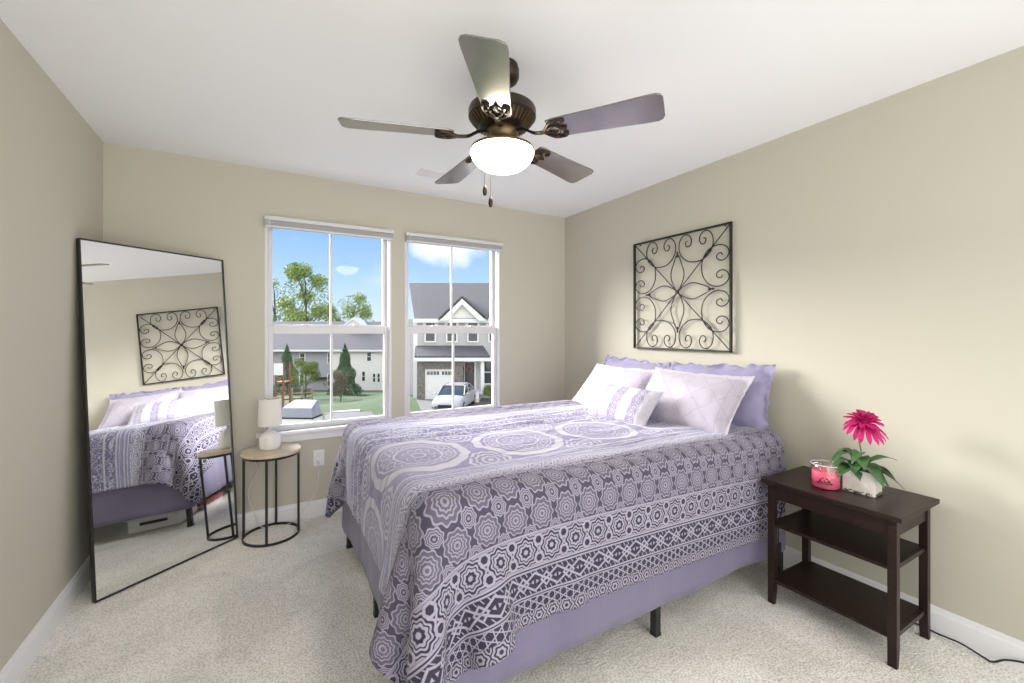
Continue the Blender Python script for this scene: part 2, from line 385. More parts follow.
for k, ang in enumerate((18, 90, 162, 236, 306.5)):
    a = math.radians(ang)
    pit = Matrix.Rotation(math.radians(-12), 4, 'X')
    rs = {236: .965, 18: .98}.get(ang, 1)
    outline = []
    for (x, hw) in [(.205, .050), (.23, .056), (.40, .062), (.59, .073), (.622, .073), (.638, .066), (.646, .048)]: outline.append((x*rs, hw))
    poly = [(x, -h) for x, h in outline]+[(x, h) for x, h in reversed(outline)]
    m = MB(); m.T = Matrix.Translation((0, 0, Z(BL))) @ Matrix.Rotation(a, 4, 'Z') @ pit
    m.prism(poly, -.003, .004, 'Z')
    bl = m.build('fan_blade', 'blade', fan, bevel=.0015)
    m = MB(); m.T = Matrix.Translation((0, 0, Z(BL))) @ Matrix.Rotation(a, 4, 'Z')
    m.tube(spline([(.060, 0, .022), (.10, 0, .018), (.14, 0, -.004), (.175, 0, -.010), (.205, 0, -.009)], 5), .009, 8, sc=(.6, 1.5))
    m.T = m.T @ pit
    for sg in (-1, 1):
        m.tube(spline([(.185, 0, -.010), (.20, sg*.020, -.010), (.225, sg*.045, -.009), (.262, sg*.050, -.008), (.275, sg*.036, -.008), (.262, sg*.026, -.008)], 5), .006, 6)
        m.tube(spline([(.20, sg*.006, -.009), (.235, sg*.024, -.009), (.255, sg*.008, -.009), (.280, 0, -.009)], 5), .005, 6)
    for p in ((.235, .040), (.235, -.040), (.262, 0)): m.lathe([(0, -.013), (.007, -.012), (.008, -.006), (0, -.005)], (p[0], p[1], 0), 10)
    m.build('blade_bracket', 'bronze', fan, smooth=50)
for (dx, dy, z1, zt) in ((-.094, -.024, 1.925, 2.11), (-.078, -.044, 1.875, 2.11)):
    c = MB(); n = int((zt-z1)/.006)
    c.tube([(dx, dy, Z(zt+.03)), (dx, dy, Z(z1))], .0012, 5)
    for i in range(n): c.lathe([(0, -.002), (.0021, 0), (0, .002)], (dx, dy, Z(zt-i*.006)), 6)
    ch = c.build('pull_chain', 'brass', fan)
    MB().lathe([(0, 0), (.004, -.002), (.0085, -.018), (.009, -.030), (.006, -.042), (0, -.046)], (dx, dy, Z(z1)), 14).build('chain_pull', 'bronze', ch, smooth=60)

# ------------------------------------------------------------------ wall art
t = thing('wall_art', 'square black wrought iron scroll panel on the wall above the bed', 'wall art', (WR-.022, 2.075, 1.61))
h = .412
def A(p, x=0.0): return (x, -p[0]*h, p[1]*h)
fr = MB()
for q in range(4):
    c0, s0 = math.cos(q*PI/2), math.sin(q*PI/2)
    m = MB(); m.T = Matrix.Rotation(q*PI/2, 4, 'X')
    fr.T = m.T; fr.box(-.010, .010, -h, h, h-.011, h)
fr.build('frame', 'iron', t, bevel=.001)
for q in range(4):
    R_ = Matrix.Rotation(q*PI/2, 4, 'X')
    for sg in (-1, 1):
        m = MB(); m.T = R_; c = .36*sg
        for s2 in (-1, 1):
            arm = [(0, .475), (.14, .50), (.27, .60), (.325, .74), (.30, .88), (.21, .955), (.115, .925), (.075, .835), (.11, .755), (.175, .755), (.195, .82), (.155, .845)]
            m.tube([A((c+s2*p[0], p[1])) for p in [tuple(v)[:2] for v in spline([(a_, b_, 0) for a_, b_ in arm], 6)]], .0038, 6)
        m.build('scroll', 'iron', t, smooth=60)
    m = MB(); m.T = R_
    m.tube([A(tuple(v)[:2]) for v in spline([(0, .02, 0), (.10, .16, 0), (.135, .31, 0), (.09, .47, 0), (0, .64, 0), (-.09, .47, 0), (-.135, .31, 0), (-.10, .16, 0)], 6, True)], .0038, 6, True)
    m.tube([A((0, .60)), A((0, .70))], .006, 6)
    m.build('petal', 'iron', t, smooth=60)
    m = MB(); m.T = R_
    m.tube([A((.03, .03)), A((.975, .975))], .0038, 6); m.box(-.006, .006, -.645*h, -.60*h, .60*h, .645*h)
    m.build('diagonal_rod', 'iron', t)
MB().lathe([(0, -.008), (.012, -.007), (.014, 0), (.012, .007), (0, .008)], (0, 0, 0), 20, 'X').build('centre_boss', 'iron', t, smooth=60)
for sy in (-1, 1):
    MB().cyl((.010, sy*.36, h-.015), .004, .011, 8, axis='X').build('wall_standoff', 'iron', t)

# ------------------------------------------------------------------ floor mirror leaning in the corner
b1 = Vector((-.702, 2.848, 0)); b2 = Vector((-.128, 3.298, 0))
e = (b2-b1).normalized(); nb = Vector((-e.y, e.x, 0)); upv = (nb*.143+Vector((0, 0, 1.795))).normalized(); ML = 1.80; MW = (b2-b1).length
nrm = e.cross(upv)   # towards the room
if nrm.dot(Vector((1, -1, 0))) < 0: nrm = -nrm
t = thing('floor_mirror', 'tall black framed mirror leaning in the corner beside the round table', 'mirror', b1)
t.matrix_world = Matrix(((e.x, upv.x, nrm.x, b1.x), (e.y, upv.y, nrm.y, b1.y), (e.z, upv.z, nrm.z, b1.z+.004), (0, 0, 0, 1)))
f = MB()
for a in [(0, .007, 0, ML), (MW-.007, MW, 0, ML), (.007, MW-.007, 0, .007), (.007, MW-.007, ML-.007, ML)]: f.box(a[0], a[1], a[2], a[3], -.024, .004)
f.build('mirror_frame', 'black', t, bevel=.001)
MB().box(.007, MW-.007, .007, ML-.007, -.012, -.002).build('mirror_glass', 'mirror', t)
MB().box(.007, MW-.007, .007, ML-.007, -.022, -.0125).build('backing_board', 'blackp', t)

# ------------------------------------------------------------------ round side table and lamp
TX, TY, TZ = .060, 3.235, .562
t = thing('side_table', 'small round table with pale wood top and thin black metal frame', 'side table', (TX, TY, 0))
MB().lathe([(0, TZ-.020), (.170, TZ-.020), (.173, TZ-.017), (.173, TZ-.003), (.170, TZ), (0, TZ)], n=72).build('tabletop', 'lightwood', t, smooth=40)
def ring(z, r=.165, s=.0075):
    n = 72; m = MB(); m.lathe([(r-s, z), (r, z), (r, z+2*s), (r-s, z+2*s), (r-s, z)], n=n); return m
ring(TZ-.035, .166).build('top_ring', 'black', t, smooth=40)
ring(0.0, .166).build('base_ring', 'black', t, smooth=40)
for a in (169, 259, 349, 79):
    a = math.radians(a); m = MB(); m.T = Matrix.Rotation(a, 4, 'Z')
    m.box(.152, .166, -.007, .007, .012, TZ-.020); m.build('leg', 'black', t, bevel=.001)
t = thing('table_lamp', 'small white ceramic table lamp with white drum shade on round table', 'lamp', (.050, 3.255, TZ))
MB().lathe([(0, 0), (.054, 0), (.060, .005), (.062, .020), (.062, .078), (.058, .092), (.044, .106), (.022, .119), (.013, .130), (0, .130)], n=48).build('lamp_base', 'ceramic', t, smooth=50)
MB().lathe([(0, .129), (.012, .129), (.012, .140), (.008, .145), (.008, .185), (0, .185)], n=20).build('lamp_neck', 'ceramic', t, smooth=50)
sh = MB().lathe([(.068, .155), (.070, .155), (.064, .330), (.062, .330), (.068, .155)], n=56).build('lamp_shade', 'shade', t, smooth=50)
m = MB()
for a in (0, 120, 240): m.tube([(0, 0, .322), (.063*math.cos(math.radians(a)), .063*math.sin(math.radians(a)), .326)], .0015, 5)
m.tube([(0, 0, .18), (0, 0, .324)], .002, 6); m.build('shade_spider', 'brass', t)
MB().lathe([(0, .185), (.010, .187), (.022, .21), (.026, .235), (.018, .258), (0, .266)], n=20).build('bulb', 'ceramic', t, smooth=60)

# ------------------------------------------------------------------ bed
BX0, BX1, BY0, BY1 = .45, 2.50, 1.31, 2.83
ZTOP = .747
t = thing('platform_bed', 'black metal platform bed with straight legs under the lavender skirt', 'bed frame', ((BX0+BX1)/2, 2.07, 0))
o0 = Vector(t.location)
m = MB(); m.T = Matrix.Translation(-o0)
for y in (BY0+.02, 2.07, BY1-.02): m.box(BX0+.02, BX1-.02, y-.015, y+.015, .335, .37)
for x in (BX0+.035, 1.50, BX1-.035): m.box(x-.015, x+.015, BY0+.02, BY1-.02, .335, .365)
m.build('side_rail', 'black', t, bevel=.002)
for k in range(11):
    x = BX0+.10+k*.185
    MB().box(x-.03-o0.x, x+.03-o0.x, BY0+.03-o0.y, BY1-.03-o0.y, .368, .376).build('slat', 'black', t)
for x in (BX0+.022, 1.497, BX1-.03):
    for y in (BY0+.018, 2.072, BY1-.018):
        lg = MB().box(x-.016-o0.x, x+.016-o0.x, y-.016-o0.y, y+.016-o0.y, .008, .336).build('leg', 'black', t, bevel=.002)
        MB().box(x-.018-o0.x, x+.018-o0.x, y-.018-o0.y, y+.018-o0.y, 0, .014).build('foot_cap', 'blackp', lg, bevel=.003)
m = MB().box(BX0+.005, BX1-.005, BY0+.005, BY1-.005, .378, ZTOP-.02)
tag(m.build('mattress', 'mattress', bevel=.05, seg=4), 'thick pale mattress under the patterned comforter', 'mattress')
# skirt: a hanging band of cloth, three sides, with soft pleats
def skirt_path(off):
    pts = []; r = .03
    x0, y0, y1, x1 = BX0-.012-off, BY0-.012-off, BY1+.012+off, BX1-.02
    def seg(a, b, n): return [(a[0]+(b[0]-a[0])*i/n, a[1]+(b[1]-a[1])*i/n) for i in range(n)]
    pts += seg((x1, y0), (x0+r, y0), 130)
    pts += [(x0+r-r*math.sin(t_), y0+r-r*math.cos(t_)) for t_ in [PI/2*i/6 for i in range(6)]]
    pts += seg((x0, y0+r), (x0, y1-r), 96)
    pts += [(x0+r-r*math.cos(t_), y1-r+r*math.sin(t_)) for t_ in [PI/2*i/6 for i in range(6)]]
    pts += seg((x0+r, y1), (x1, y1), 130); return pts
base_p = skirt_path(0); NP = len(base_p); m = MB(); NZ = 12
for j in range(NZ+1):
    f_ = j/NZ; z = .60-(.60-.138)*f_
    for i, (x, y) in enumerate(base_p):
        a = Vector(base_p[max(i-1, 0)]); b_ = Vector(base_p[min(i+1, NP-1)]); tt = (b_-a).normalized(); n_ = Vector((-tt.y, tt.x))
        if n_.dot(Vector((x-1.5, y-2.07))) < 0: n_ = -n_
        s_ = i*.0155
        wv = noise.noise((s_*3.1, f_*.5, 0))*.018 + noise.noise((s_*9, f_*.8, 4))*.007 + max(0, math.sin(s_*5.2+.6))**10*.012
        d = wv*f_ - .004*(1-f_)
        m.v.append((x+n_.x*d, y+n_.y*d, z + .004*noise.noise((s_*2.2, 7, 1))*f_))
for j in range(NZ):
    for i in range(NP-1): m.f.append((j*NP+i, j*NP+i+1, (j+1)*NP+i+1, (j+1)*NP+i))
o = m.build('bed_skirt', 'skirt', smooth=80); sd = o.modifiers.new('solid', 'SOLIDIFY'); sd.thickness = .002
tag(o, 'plain lavender bed skirt hanging below the patterned comforter', 'bed skirt')

# comforter: cloth sheet let fall over the mattress (position based, deterministic)
def drape():
    SP = .026; OV_F, OV_S, OV_B = .315, .405, .25
    nx = int((BX1-.01-BX0+OV_F)/SP)+1; ny = int((BY1-BY0+OV_S+OV_B)/SP)+1
    X0, Y0 = BX0-OV_F, BY0-OV_S
    gx, gy = np.meshgrid(np.arange(nx)*SP+X0, np.arange(ny)*SP+Y0, indexing='ij')
    # slightly askew on the bed
    ang = -.022; cx_, cy_ = BX1, 2.07
    px = cx_+(gx-cx_)*math.cos(ang)-(gy-cy_)*math.sin(ang); py = cy_+(gx-cx_)*math.sin(ang)+(gy-cy_)*math.cos(ang)
    rng = np.random.default_rng(3)
    P = np.stack([px, py, np.full_like(px, ZTOP+.03)], -1)
    P[..., 2] += .002*rng.standard_normal(P.shape[:2])
    Q = P.copy(); dt = 1/60.
    # rounded box
    R = .055; c0 = np.array([BX0+R-.012, BY0+R-.012, .30+R]); c1 = np.array([BX1+.30, BY1-R+.012, ZTOP+.012-R])
    pin = (gx > BX1-.30) & (gy > BY0+.05) & (gy < BY1-.05)
    def collide(P, prev):
        q = np.clip(P, c0, c1); d = P-q; L = np.linalg.norm(d, axis=-1); ins = L < 1e-9
        hit = (L < R)
        n = d/np.maximum(L, 1e-9)[..., None]
        P2 = np.where(hit[..., None] & ~ins[..., None], q+n*R, P)
        P2[..., 2] = np.where(ins, c1[2]+R, P2[..., 2])
        mv = P2-prev; fr = np.where(hit & (n[..., 2] > .5), .55, np.where(hit, .15, 0))[..., None]
        P2 = P2-mv*fr*np.array([1, 1, 0])
        # legs / skirt volume below the mattress pushes out too
        xi = P2[..., 0]-(BX0-.022); a = P2[..., 1]-(BY0-.022); b = (BY1+.022)-P2[..., 1]
        mind = np.minimum(np.minimum(xi, a), b); low = (P2[..., 2] < .62) & (mind > 0)
        P2[..., 0] = np.where(low & (mind == xi), BX0-.022, P2[..., 0])
        P2[..., 1] = np.where(low & (mind == a), BY0-.022, P2[..., 1])
        P2[..., 1] = np.where(low & (mind == b), BY1+.022, P2[..., 1])
        P2[..., 2] = np.maximum(P2[..., 2], .035)
        return P2
    fam = []
    def add(di, dj, k):
        L = SP*math.hypot(di, dj)
        sdi = 2*di if di else 1; sdj = 2*abs(dj) if (dj and not di) else 1
        reps = range(di) if di else range(abs(dj))
        for ph in range(2):
            for rr in reps:
                if di:
                    i0 = np.arange(rr+ph*di, nx-di, 2*di)
                    if len(i0) == 0: continue
                    if dj >= 0: ja, jb = slice(0, ny-dj), slice(dj, ny)
                    else: ja, jb = slice(-dj, ny), slice(0, ny+dj)
                    fam.append((i0, ja, i0+di, jb, L, k, 0))
                else:
                    j0 = np.arange(rr+ph*dj, ny-dj, 2*dj)
                    fam.append((slice(0, nx), j0, slice(0, nx), j0+dj, L, k, 1))
    add(1, 0, 1.); add(0, 1, 1.); add(1, 1, .55); add(1, -1, .55); add(2, 0, .22); add(0, 2, .22); add(4, 0, .08); add(0, 4, .08)
    for step in range(210):
        V = (P-Q)*(.975 if step < 150 else .90); Q = P.copy()
        P = P+V; P[..., 2] -= 9.8*dt*dt*.75
        P = np.where(pin[..., None], Q, P)
        for it in range(7):
            for (ia, ja, ib, jb, L, k, ax) in fam:
                A_ = P[ia, ja]; B_ = P[ib, jb]; d = B_-A_; l = np.linalg.norm(d, axis=-1)
                c = (l-L)/np.maximum(l, 1e-6)*.5*k
                d = d*c[..., None]; P[ia, ja] = A_+d; P[ib, jb] = B_-d
            P = collide(P, Q)
    return P, gx-X0, gy-Y0, nx, ny, SP
P_, ua, ub, nx, ny, SP = drape()
CW = (ny-1)*SP; CLN = (nx-1)*SP
m = MB()
for i in range(nx):
    for j in range(ny):
        x, y, z = P_[i, j]
        top = min(1, max(0, (z-.72)/.05))
        pf = noise.noise((x*2.2, y*10, .3))*.014 + noise.noise((x*5, y*22, 2.3))*.008 + noise.noise((x*14, y*30, 5.3))*.003 + .010
        z += top*pf + top*.006*max(0, 1-abs((y-2.07)/.85)**2)
        m.v.append((x, y, z))
for i in range(nx-1):
    for j in range(ny-1): m.f.append((i*ny+j, (i+1)*ny+j, (i+1)*ny+j+1, i*ny+j+1))

def comforter_mat():
    m, nt, b = new_mat('comforter_print'); N = nt.nodes.new; L = nt.links.new
    tc = N('ShaderNodeUVMap'); tc.uv_map = 'cloth'
    sp = N('ShaderNodeSeparateXYZ'); L(tc.outputs[0], sp.inputs[0])
    a = E(sp.outputs[0]); v = E(sp.outputs[1])
    s = emin(v, CW - v)
    side = estep(v - CW/2, -.001, .001)
    def cell(x, P, off=0.0): return emod(x + off, P) - P/2
    def polar(x, y): return esqrt(x*x+y*y), eatan(y, x)
    def rosette(x, y, R, n, rings, amp=.10):
        r, t = polar(x, y); q = r / (ecos(t*n)*amp + 1) / R
        o = None
        for c, w_ in rings:
            l = line(q, c, w_) if c > 0 else estep(q, w_, w_*.6)
            o = l if o is None else emax(o, l)
        return o, q
    ink = None
    def put(x):
        nonlocal ink; ink = x if ink is None else emax(ink, x)
    # hem: small scalloped rosettes
    x = cell(a, .060); y = s - .022
    r1, q = rosette(x, y, .034, 6, [(.30, .14), (.66, .12), (.95, .10)])
    put(r1 * band(s, .0, .046) * .95)
    # cube / star lattice
    def lat(P, w_, off=0.0):
        l1 = eabs(emod(a, P)-P/2); l2 = eabs(emod(a*.5 + s*.866 + off, P)-P/2); l3 = eabs(emod(a*.5 - s*.866 + off, P)-P/2)
        return emax(emax(estep(l1, w_, w_*.4), estep(l2, w_, w_*.4)), estep(l3, w_, w_*.4))
    put(lat(.026, .0026) * band(s, .046, .090))
    # bold geometric lattice on dark
    x = cell(a, .098); y = eabs(s - .141)
    g1 = line(y*1.0 + eabs(x)*.62, .030, .0058); g2 = line(eabs(x)*.9 - y*.9, .024, .0056); g3 = estep(eabs(x)*.6 + y, .012, .008)*estep(eabs(x), .004, .006)
    g4 = line(y, .041, .0040); g5 = line(emod(a + s*.6, .022)-.011, 0, .0026)*band(y, .024, .038)
    put(emax(emax(g1, g2), emax(emax(g3, g4), g5)) * band(s, .092, .190))
    put(band(s, .190, .197, .0015)); put(band(s, .089, .093, .0015))
    # row of flowers
    x = cell(a, .108); y = s - .249
    r1, q = rosette(x, y, .047, 8, [(0, .22), (.48, .12), (.72, .08), (1.0, .09)], .09)
    x2 = cell(a, .108, .054); y2 = eabs(s - .249) - .030
    r2, q2 = rosette(x2, y2, .017, 6, [(.95, .35)], .05)
    put(emax(r1, emax(r2, estep(q, 1.12, 1.2)*estep(q2, 1.2, 1.3)*.85)) * band(s, .197, .301))
    put(band(s, .301, .307, .0015))
    # grid of mandalas
    P = .104
    x = cell(a, P); y = emod(s - .307, P) - P/2
    r1, q = rosette(x, y, .044, 10, [(.20, .10), (.44, .07), (.66, .07), (.98, .07)], .07)
    x2 = cell(a, P, P/2); y2 = emod(s - .307 + P/2, P) - P/2
    r2, q2 = rosette(x2, y2, .023, 8, [(0, .22), (.48, .12), (.74, .10), (1.0, .12)], .07)
    fill = (estep(q, 1.0, .9)*.20)
    mid = band(s, .307, .530)
    put(emax(emax(r1*.85, r2*.85), fill) * mid)
    put(band(s, .530, .535, .0015))
    # lace and stripes up to the medallions
    lc = lat(.036, .004, .01)
    x = cell(a, .060); y = s - .575
    r1, q = rosette(x, y, .033, 6, [(0, .3), (.62, .14), (.98, .12)])
    put(emax(r1, .45*lc) * band(s, .535, .615))
    st = emax(line(s, .625, .004), emax(line(s, .645, .006), emax(line(s, .672, .003), line(s, .690, .007)))); put(st*.9)
    # damask scrolls between
    nz = N('ShaderNodeTexNoise'); nz.inputs['Scale'].default_value = 26; nz.inputs['Detail'].default_value = 2; nz.inputs['Distortion'].default_value = 1.6
    L(tc.outputs[0], nz.inputs[0]); dm = estep(eabs(E(nz.outputs[0]) - .5), .045, .02)
    cen = band(v, .70, 1.17, .004)
    PR = .49
    x = emod(a - .265, PR) - PR/2; y = v - .935
    r, t_ = polar(x, y); q = r / (ecos(t_*16)*.012 + 1)
    ringm = emax(band(q, .180, .220, .004), emax(line(q, .160, .004), line(q, .100, .006)))
    inner = estep(q, .234, .228)
    rim = line(eabs(q - .130), eabs(esin(t_*12))*.016, .005) * 1.0
    core = emax(line(q, .030, .006), emax(line(q, eabs(ecos(t_*5))*.028+.045, .005), rim))
    med = emax(ringm, core*.85)
    out = (1 - inner)
    x2 = emod(a - .265 + PR/2, PR) - PR/2; y2 = eabs(v - .935) - .20
    r1, q2 = rosette(x2, y2, .10, 12, [(0, .16), (.34, .07), (.60, .06), (.86, .10)], .05)
    put((med*inner + out*emax(r1*.95, dm*.4*estep(q2, 1.3, 1.6))) * cen)
    leafy = band(v, 1.17, CW-.70, .004)
    put(leafy * emax(dm, band(emod(v - 1.17, .11), .0, .012, .002)))
    put(dm * .5 * band(v, .60, .70, .01))
    # end band along the foot hem
    # ground colour: dark ink by the hems, lavender in the middle
    dark = estep(s, .60, .50)
    def colmix(f_, c0, c1):
        n = N('ShaderNodeMix'); n.data_type = 'RGBA'
        L(f_.k, n.inputs[0])
        for i_, c in ((6, c0), (7, c1)):
            if isinstance(c, tuple): n.inputs[i_].default_value = c4(c)
            else: L(c, n.inputs[i_])
        return n.outputs[2]
    nz2 = N('ShaderNodeTexNoise'); nz2.inputs['Scale'].default_value = 3; L(tc.outputs[0], nz2.inputs[0])
    g_lav = colmix(estep(E(nz2.outputs[0]), .3, .7), (.26, .245, .40), (.36, .345, .49))
    g_dark = colmix(band(s, .30, .525, .004), (.040, .034, .064), (.075, .065, .105))
    g_lav = colmix(leafy*.6, g_lav, (.13, .115, .22))
    ground = colmix(dark, g_lav, g_dark)
    paper = colmix(dark, (.56, .55, .64), (.36, .335, .42))
    fin = colmix(emin(emax(ink, 0), 1), ground, paper)
    L(fin, b.inputs['Base Color']); sset(b, rough=.8, sheen=.1, spec=.2)
    n3 = N('ShaderNodeTexNoise'); n3.inputs['Scale'].default_value = 7; n3.inputs['Detail'].default_value = 4; n3.inputs['Distortion'].default_value = .6
    mp = N('ShaderNodeMapping'); mp.inputs['Scale'].default_value = (1, 3.5, 1); L(tc.outputs[0], mp.inputs[0]); L(mp.outputs[0], n3.inputs[0])
    bp = N('ShaderNodeBump'); bp.inputs['Strength'].default_value = .8; bp.inputs['Distance'].default_value = .035
    L(n3.outputs[0], bp.inputs['Height']); L(bp.outputs[0], b.inputs['Normal'])
    return m
M['comforter'] = comforter_mat()
cf = m.build('comforter', 'comforter', smooth=180)
uvl = cf.data.uv_layers.new(name='cloth')
fa, fb = ua.reshape(-1), ub.reshape(-1)
for lp in cf.data.loops: uvl.data[lp.index].uv = (fa[lp.vertex_index], fb[lp.vertex_index])
sb = cf.modifiers.new('sub', 'SUBSURF'); sb.levels = 1; sb.render_levels = 1
sd = cf.modifiers.new('solid', 'SOLIDIFY'); sd.thickness = .014; sd.offset = 1
tag(cf, 'purple and white patterned comforter spread over the bed with medallions and banded border', 'comforter')

# ------------------------------------------------------------------ pillows
def pillow_mesh(W, H, T, flange=.0, seed=0, ruf=.0, NX=44, NY=34, sag=.0):
    """lies in the local xz plane (x width, z height), thickness along y"""
    vs = []; fs = []; uv = []
    def P(u, v, sgn):
        uu = max(-1, min(1, u/(1-flange*2/W))) if flange else u; vv = max(-1, min(1, v/(1-flange*2/H))) if flange else v
        prof = ((1-abs(uu)**2.6)*(1-abs(vv)**2.6))
        th = T/2*max(prof, 0)**.52
        pin = 1-.055*(1-abs(v)**2)*abs(u)**3; pinz = 1-.075*(1-abs(u)**2)*abs(v)**3
        x = u*W/2*pin; z = v*H/2*pinz
        th += prof*T*.10*noise.noise((u*2.2+seed, v*2.4, sgn*3.)) + .006*noise.noise((u*7+seed, v*7, sgn))*(1 if th > .01 else .3)
        edge = max(abs(u), abs(v))
        y = sgn*(th+.0015) + ruf*noise.noise((u*9+seed, v*9, .5))*edge**6
        z -= sag*(u*u)*(1-v)/2
        z += ruf*.8*noise.noise((u*6+seed*3, v*4, 9.5))*max(0, v)**4
        return (x, y, z)
    for sgn in (-1, 1):
        for i in range(NX+1):
            for j in range(NY+1):
                # denser near the rim
                u = math.sin((i/NX*2-1)*PI/2*.93)/math.sin(PI/2*.93); v = math.sin((j/NY*2-1)*PI/2*.93)/math.sin(PI/2*.93)
                vs.append(P(u, v, sgn)); uv.append((u*W/2, v*H/2))
    n0 = (NX+1)*(NY+1)
    for i in range(NX):
        for j in range(NY):
            a = i*(NY+1)+j; b_, c_, d = a+NY+1, a+NY+2, a+1
            fs.append((a, b_, c_, d)); fs.append((n0+a, n0+d, n0+c_, n0+b_))
    rim = [i*(NY+1) for i in range(NX+1)]+[NX*(NY+1)+j for j in range(1, NY+1)]+[i*(NY+1)+NY for i in range(NX-1, -1, -1)]+[j for j in range(NY-1, 0, -1)]
    for k in range(len(rim)):
        a, b_ = rim[k], rim[(k+1) % len(rim)]; fs.append((a, n0+a, n0+b_, b_))
    return vs, fs, uv
def pillow(name, mat_, label, cat, c, W, H, T, lean, yawd=0, roll=0, flange=0, seed=0, ruf=0., sag=0., group=None, piping=None):
    vs, fs, uv = pillow_mesh(W, H, T, flange, seed, ruf, sag=sag)
    m = MB(); m.add(vs, fs); o = m.build(name, mat_, smooth=75)
    uvl = o.data.uv_layers.new(name='cloth')
    for lp in o.data.loops: uvl.data[lp.index].uv = uv[lp.vertex_index]
    # local -y is the front face -> world -x; local x -> world -y ; lean: top towards +x
    Mx = Matrix(((0, 1, 0), (-1, 0, 0), (0, 0, 1))).to_4x4()      # x->-Y , y->+X
    R_ = Matrix.Rotation(math.radians(yawd), 4, 'Z') @ Matrix.Rotation(math.radians(lean), 4, 'Y') @ Mx @ Matrix.Rotation(math.radians(roll), 4, 'Y')
    o.matrix_world = Matrix.Translation(c) @ R_
    tag(o, label, cat, group); return o
def sham_mat():
    m, nt, b = new_mat('sham_print'); N = nt.nodes.new; L = nt.links.new
    tc = N('ShaderNodeUVMap'); tc.uv_map = 'cloth'; sp = N('ShaderNodeSeparateXYZ'); L(tc.outputs[0], sp.inputs[0]); x = E(sp.outputs[0]); y = E(sp.outputs[1])
    def dia(P, w_):
        l2 = eabs(emod(x + y, P)-P/2); l3 = eabs(emod(x - y, P)-P/2); return emax(estep(l2, w_, w_*.3), estep(l3, w_, w_*.3))
    nz = N('ShaderNodeTexNoise'); nz.inputs['Scale'].default_value = 30; nz.inputs['Distortion'].default_value = 1.4; L(tc.outputs[0], nz.inputs[0])
    f_ = emax(dia(.155, .0035), estep(eabs(E(nz.outputs[0])-.5), .03, .01)*dia(.155, .018))
    ed = line(eabs(x), .265, .003)
    f_ = emax(f_*.55, ed*.6)
    n = N('ShaderNodeMix'); n.data_type = 'RGBA'; L(f_.k, n.inputs[0]); n.inputs[6].default_value = (.46, .43, .505, 1); n.inputs[7].default_value = (.32, .30, .39, 1)
    L(n.outputs[2], b.inputs['Base Color']); sset(b, rough=.8, sheen=.1, spec=.2)
    n3 = N('ShaderNodeTexNoise'); n3.inputs['Scale'].default_value = 9; n3.inputs['Detail'].default_value = 4; L(tc.outputs[0], n3.inputs[0])
    bp = N('ShaderNodeBump'); bp.inputs['Strength'].default_value = .4; bp.inputs['Distance'].default_value = .012; L(n3.outputs[0], bp.inputs['Height']); L(bp.outputs[0], b.inputs['Normal'])
    return m
M['sham'] = sham_mat()
def band_pillow_mat():
    m, nt, b = new_mat('lace_band_print'); N = nt.nodes.new; L = nt.links.new
    tc = N('ShaderNodeUVMap'); tc.uv_map = 'cloth'; sp = N('ShaderNodeSeparateXYZ'); L(tc.outputs[0], sp.inputs[0]); x = E(sp.outputs[0]); y = E(sp.outputs[1])
    def ros(px, P, R):
        a = emod(y, P)-P/2; b2_ = x-px; r = esqrt(a*a+b2_*b2_); t_ = eatan(b2_, a); q = r/(ecos(t_*8)*.1+1)/R
        return emax(line(q, .4, .14), emax(line(q, .95, .12), estep(q, .2, .1)))
    f_ = None
    for px in (-.145, 0, .150):
        k = ros(px, .052, .024)
        bg_ = (1-k)*band(x, px-.030, px+.030, .002)*.75
        f_ = bg_ if f_ is None else emax(f_, bg_)
        for e_ in (-.034, .034): f_ = emax(f_, line(x, px+e_, .0022)*.7)
    n = N('ShaderNodeMix'); n.data_type = 'RGBA'; L(f_.k, n.inputs[0]); n.inputs[6].default_value = (.48, .46, .53, 1); n.inputs[7].default_value = (.20, .18, .30, 1)
    L(n.outputs[2], b.inputs['Base Color']); sset(b, rough=.8, sheen=.1, spec=.2)
    return m
M['bandp'] = band_pillow_mat()
G1 = 'plain lavender pillows against the wall'; G2 = 'pale printed shams in front'
pillow('pillow', 'lav', 'plain lavender pillow against the wall at the side nearer the nightstand', 'pillow', (2.45, 1.705, .925), .69, .43, .14, 13, 2, -1, .03, 1, .032, group=G1)
pillow('pillow', 'lav', 'plain lavender pillow against the wall at the side nearer the window', 'pillow', (2.45, 2.42, .915), .70, .43, .14, 13, -2, 2, .03, 5, .032, group=G1)
pillow('pillow_sham', 'sham', 'pale printed pillow sham leaning at the side nearer the nightstand', 'pillow', (2.24, 1.755, .912), .68, .45, .15, 42, 4, 1, .035, 11, .006, group=G2)
pillow('pillow_sham', 'sham', 'pale printed pillow sham leaning at the side nearer the window', 'pillow', (2.24, 2.41, .900), .70, .45, .15, 42, -3, 0, .035, 17, .006, group=G2)
pillow('accent_pillow', 'bandp', 'small oblong white pillow with dark lace bands resting in front of the shams', 'pillow', (1.985, 2.03, .868), .50, .27, .12, 40, 2, 1, 0, 23, .0)

